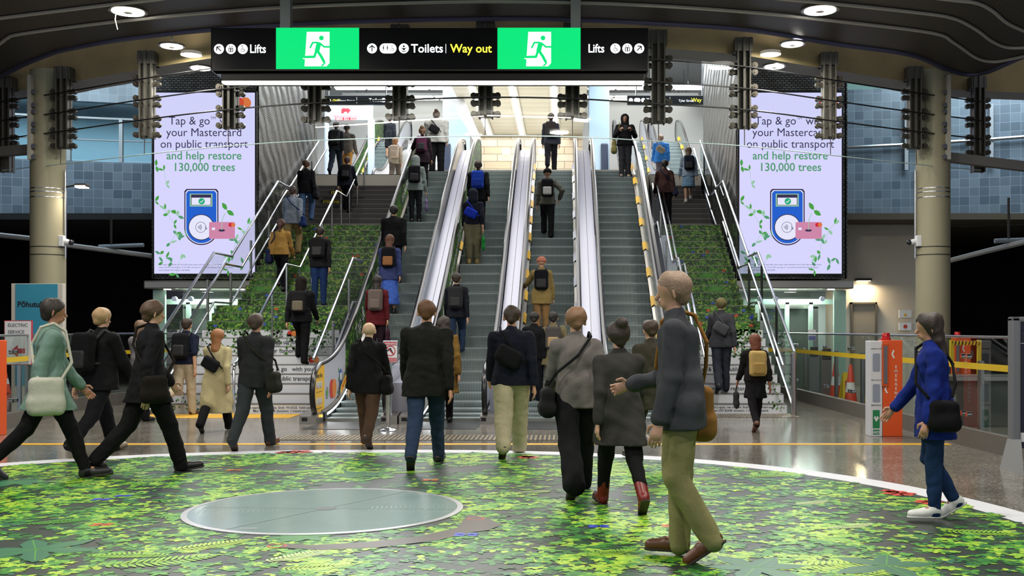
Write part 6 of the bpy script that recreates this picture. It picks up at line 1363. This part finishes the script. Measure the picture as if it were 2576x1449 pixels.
person(845, 0, 335, 'person in dark jacket and jeans at the top of the wide stairs', '#25282c', '#26303d', '#8f6a55', '#1b1613', 'short', Y=32.4, z=6.1, h=1.72, pose='walk', bag=('pack', 'dark grey backpack at the top of the wide stairs'), bagc='#2b2d30')
person(872, 0, 325, 'person in grey jacket and orange trousers at the top of the wide stairs', '#5c5752', '#a87a3c', '#8f6a55', '#1b1613', 'short', Y=33.2, z=6.1, h=1.8, pose='walk', ph=-1)
# ---- people on the stairs
on_str(770, 575, 420, 'person in black coat and jeans on the upper flight of the wide stairs', jacket='#111216', trousers='#4a6488', hair='#4a3020', hs='short', pose='climb', ph=1, bag=('toteR', 'black shoulder bag of the person in black coat on the upper flight'), bagc='#15161a', h=1.68)
on_str(872, 540, 410, 'person in navy jacket leaning on the centre handrail of the wide stairs', jacket='#191d28', trousers='#131316', hair='#3a1f1c', pose='climb', ph=-1, lean=10, bag=('pack', 'black backpack on the navy jacket by the centre handrail'), bagc='#14151a', shoes='#7b786f', h=1.6)
on_str(735, 655, 482, 'person in blue grey shirt and khaki trousers on the wide stairs', jacket='#7d8794', trousers='#8a774e', hair='#3a2a22', pose='climb', ph=1, bag=('crossR', 'navy blue bag on the shoulder of the blue grey shirt'), bagc='#1c2f5e', h=1.78)
on_str(706, 735, 575, 'person in mustard jacket and black trousers on the wide stairs', jacket='#a57f42', trousers='#141317', hair='#4a2f22', hs='pony', pose='climb', ph=-1, hem=.50, bag=('toteL', 'navy tote bag on the left shoulder of the mustard jacket'), bagc='#23294a', legs='leggings', h=1.66)
on_str(803, 770, 605, 'person in dark jacket and blue jeans standing on the first stair landing', jacket='#1b1b1d', trousers='#1f3560', hair='#2b2019', pose='stand', lean=8, bag=('pack', 'black backpack on the person at the first stair landing'), bagc='#1a1a1b', legs='jeans', h=1.7)
on_str(757, 930, 765, 'person in black jacket with patched backpack on the white lower steps', jacket='#16171a', trousers='#131417', hair='#1d1917', hs='hood', pose='climb', ph=-1, bag=('pack', 'black backpack with pale patch on the white lower steps'), bagc='#1b1b1d', pocket='#6b6455', stout=1.1, h=1.68)
on_str(1815, 1012, 797, 'person in dark grey jacket on the lowest steps of the narrow right stairs', jacket='#3a3b40', trousers='#2f333d', hair='#6b6444', hs='cap', pose='walk', ph=1, stride=8, hem=.46, bag=('sling', 'grey bag slung over the dark grey jacket'), bagc='#46464a', h=1.72)
on_str(1672, 572, 432, 'person in maroon jacket with grey hood down on the narrow right stairs', jacket='#3f2a28', trousers='#141316', hair='#191614', pose='stand', legs='wide', hem=.48, bag=('crossR', 'dark bag at the right hip of the maroon jacket'), bagc='#23283a', h=1.7)
on_str(1732, 522, 398, 'person in pale blue dress on the upper flight of the narrow right stairs', jacket='#8fa0b2', trousers='#a5826c', hair='#5d4632', hs='long', shoes='#b9b4ad', pose='climb', ph=1, skirt=.30, skirtc='#6f8fa8', legs='bare', bag=('pack', 'small navy backpack on the pale blue dress'), bagc='#18202e', h=1.62)
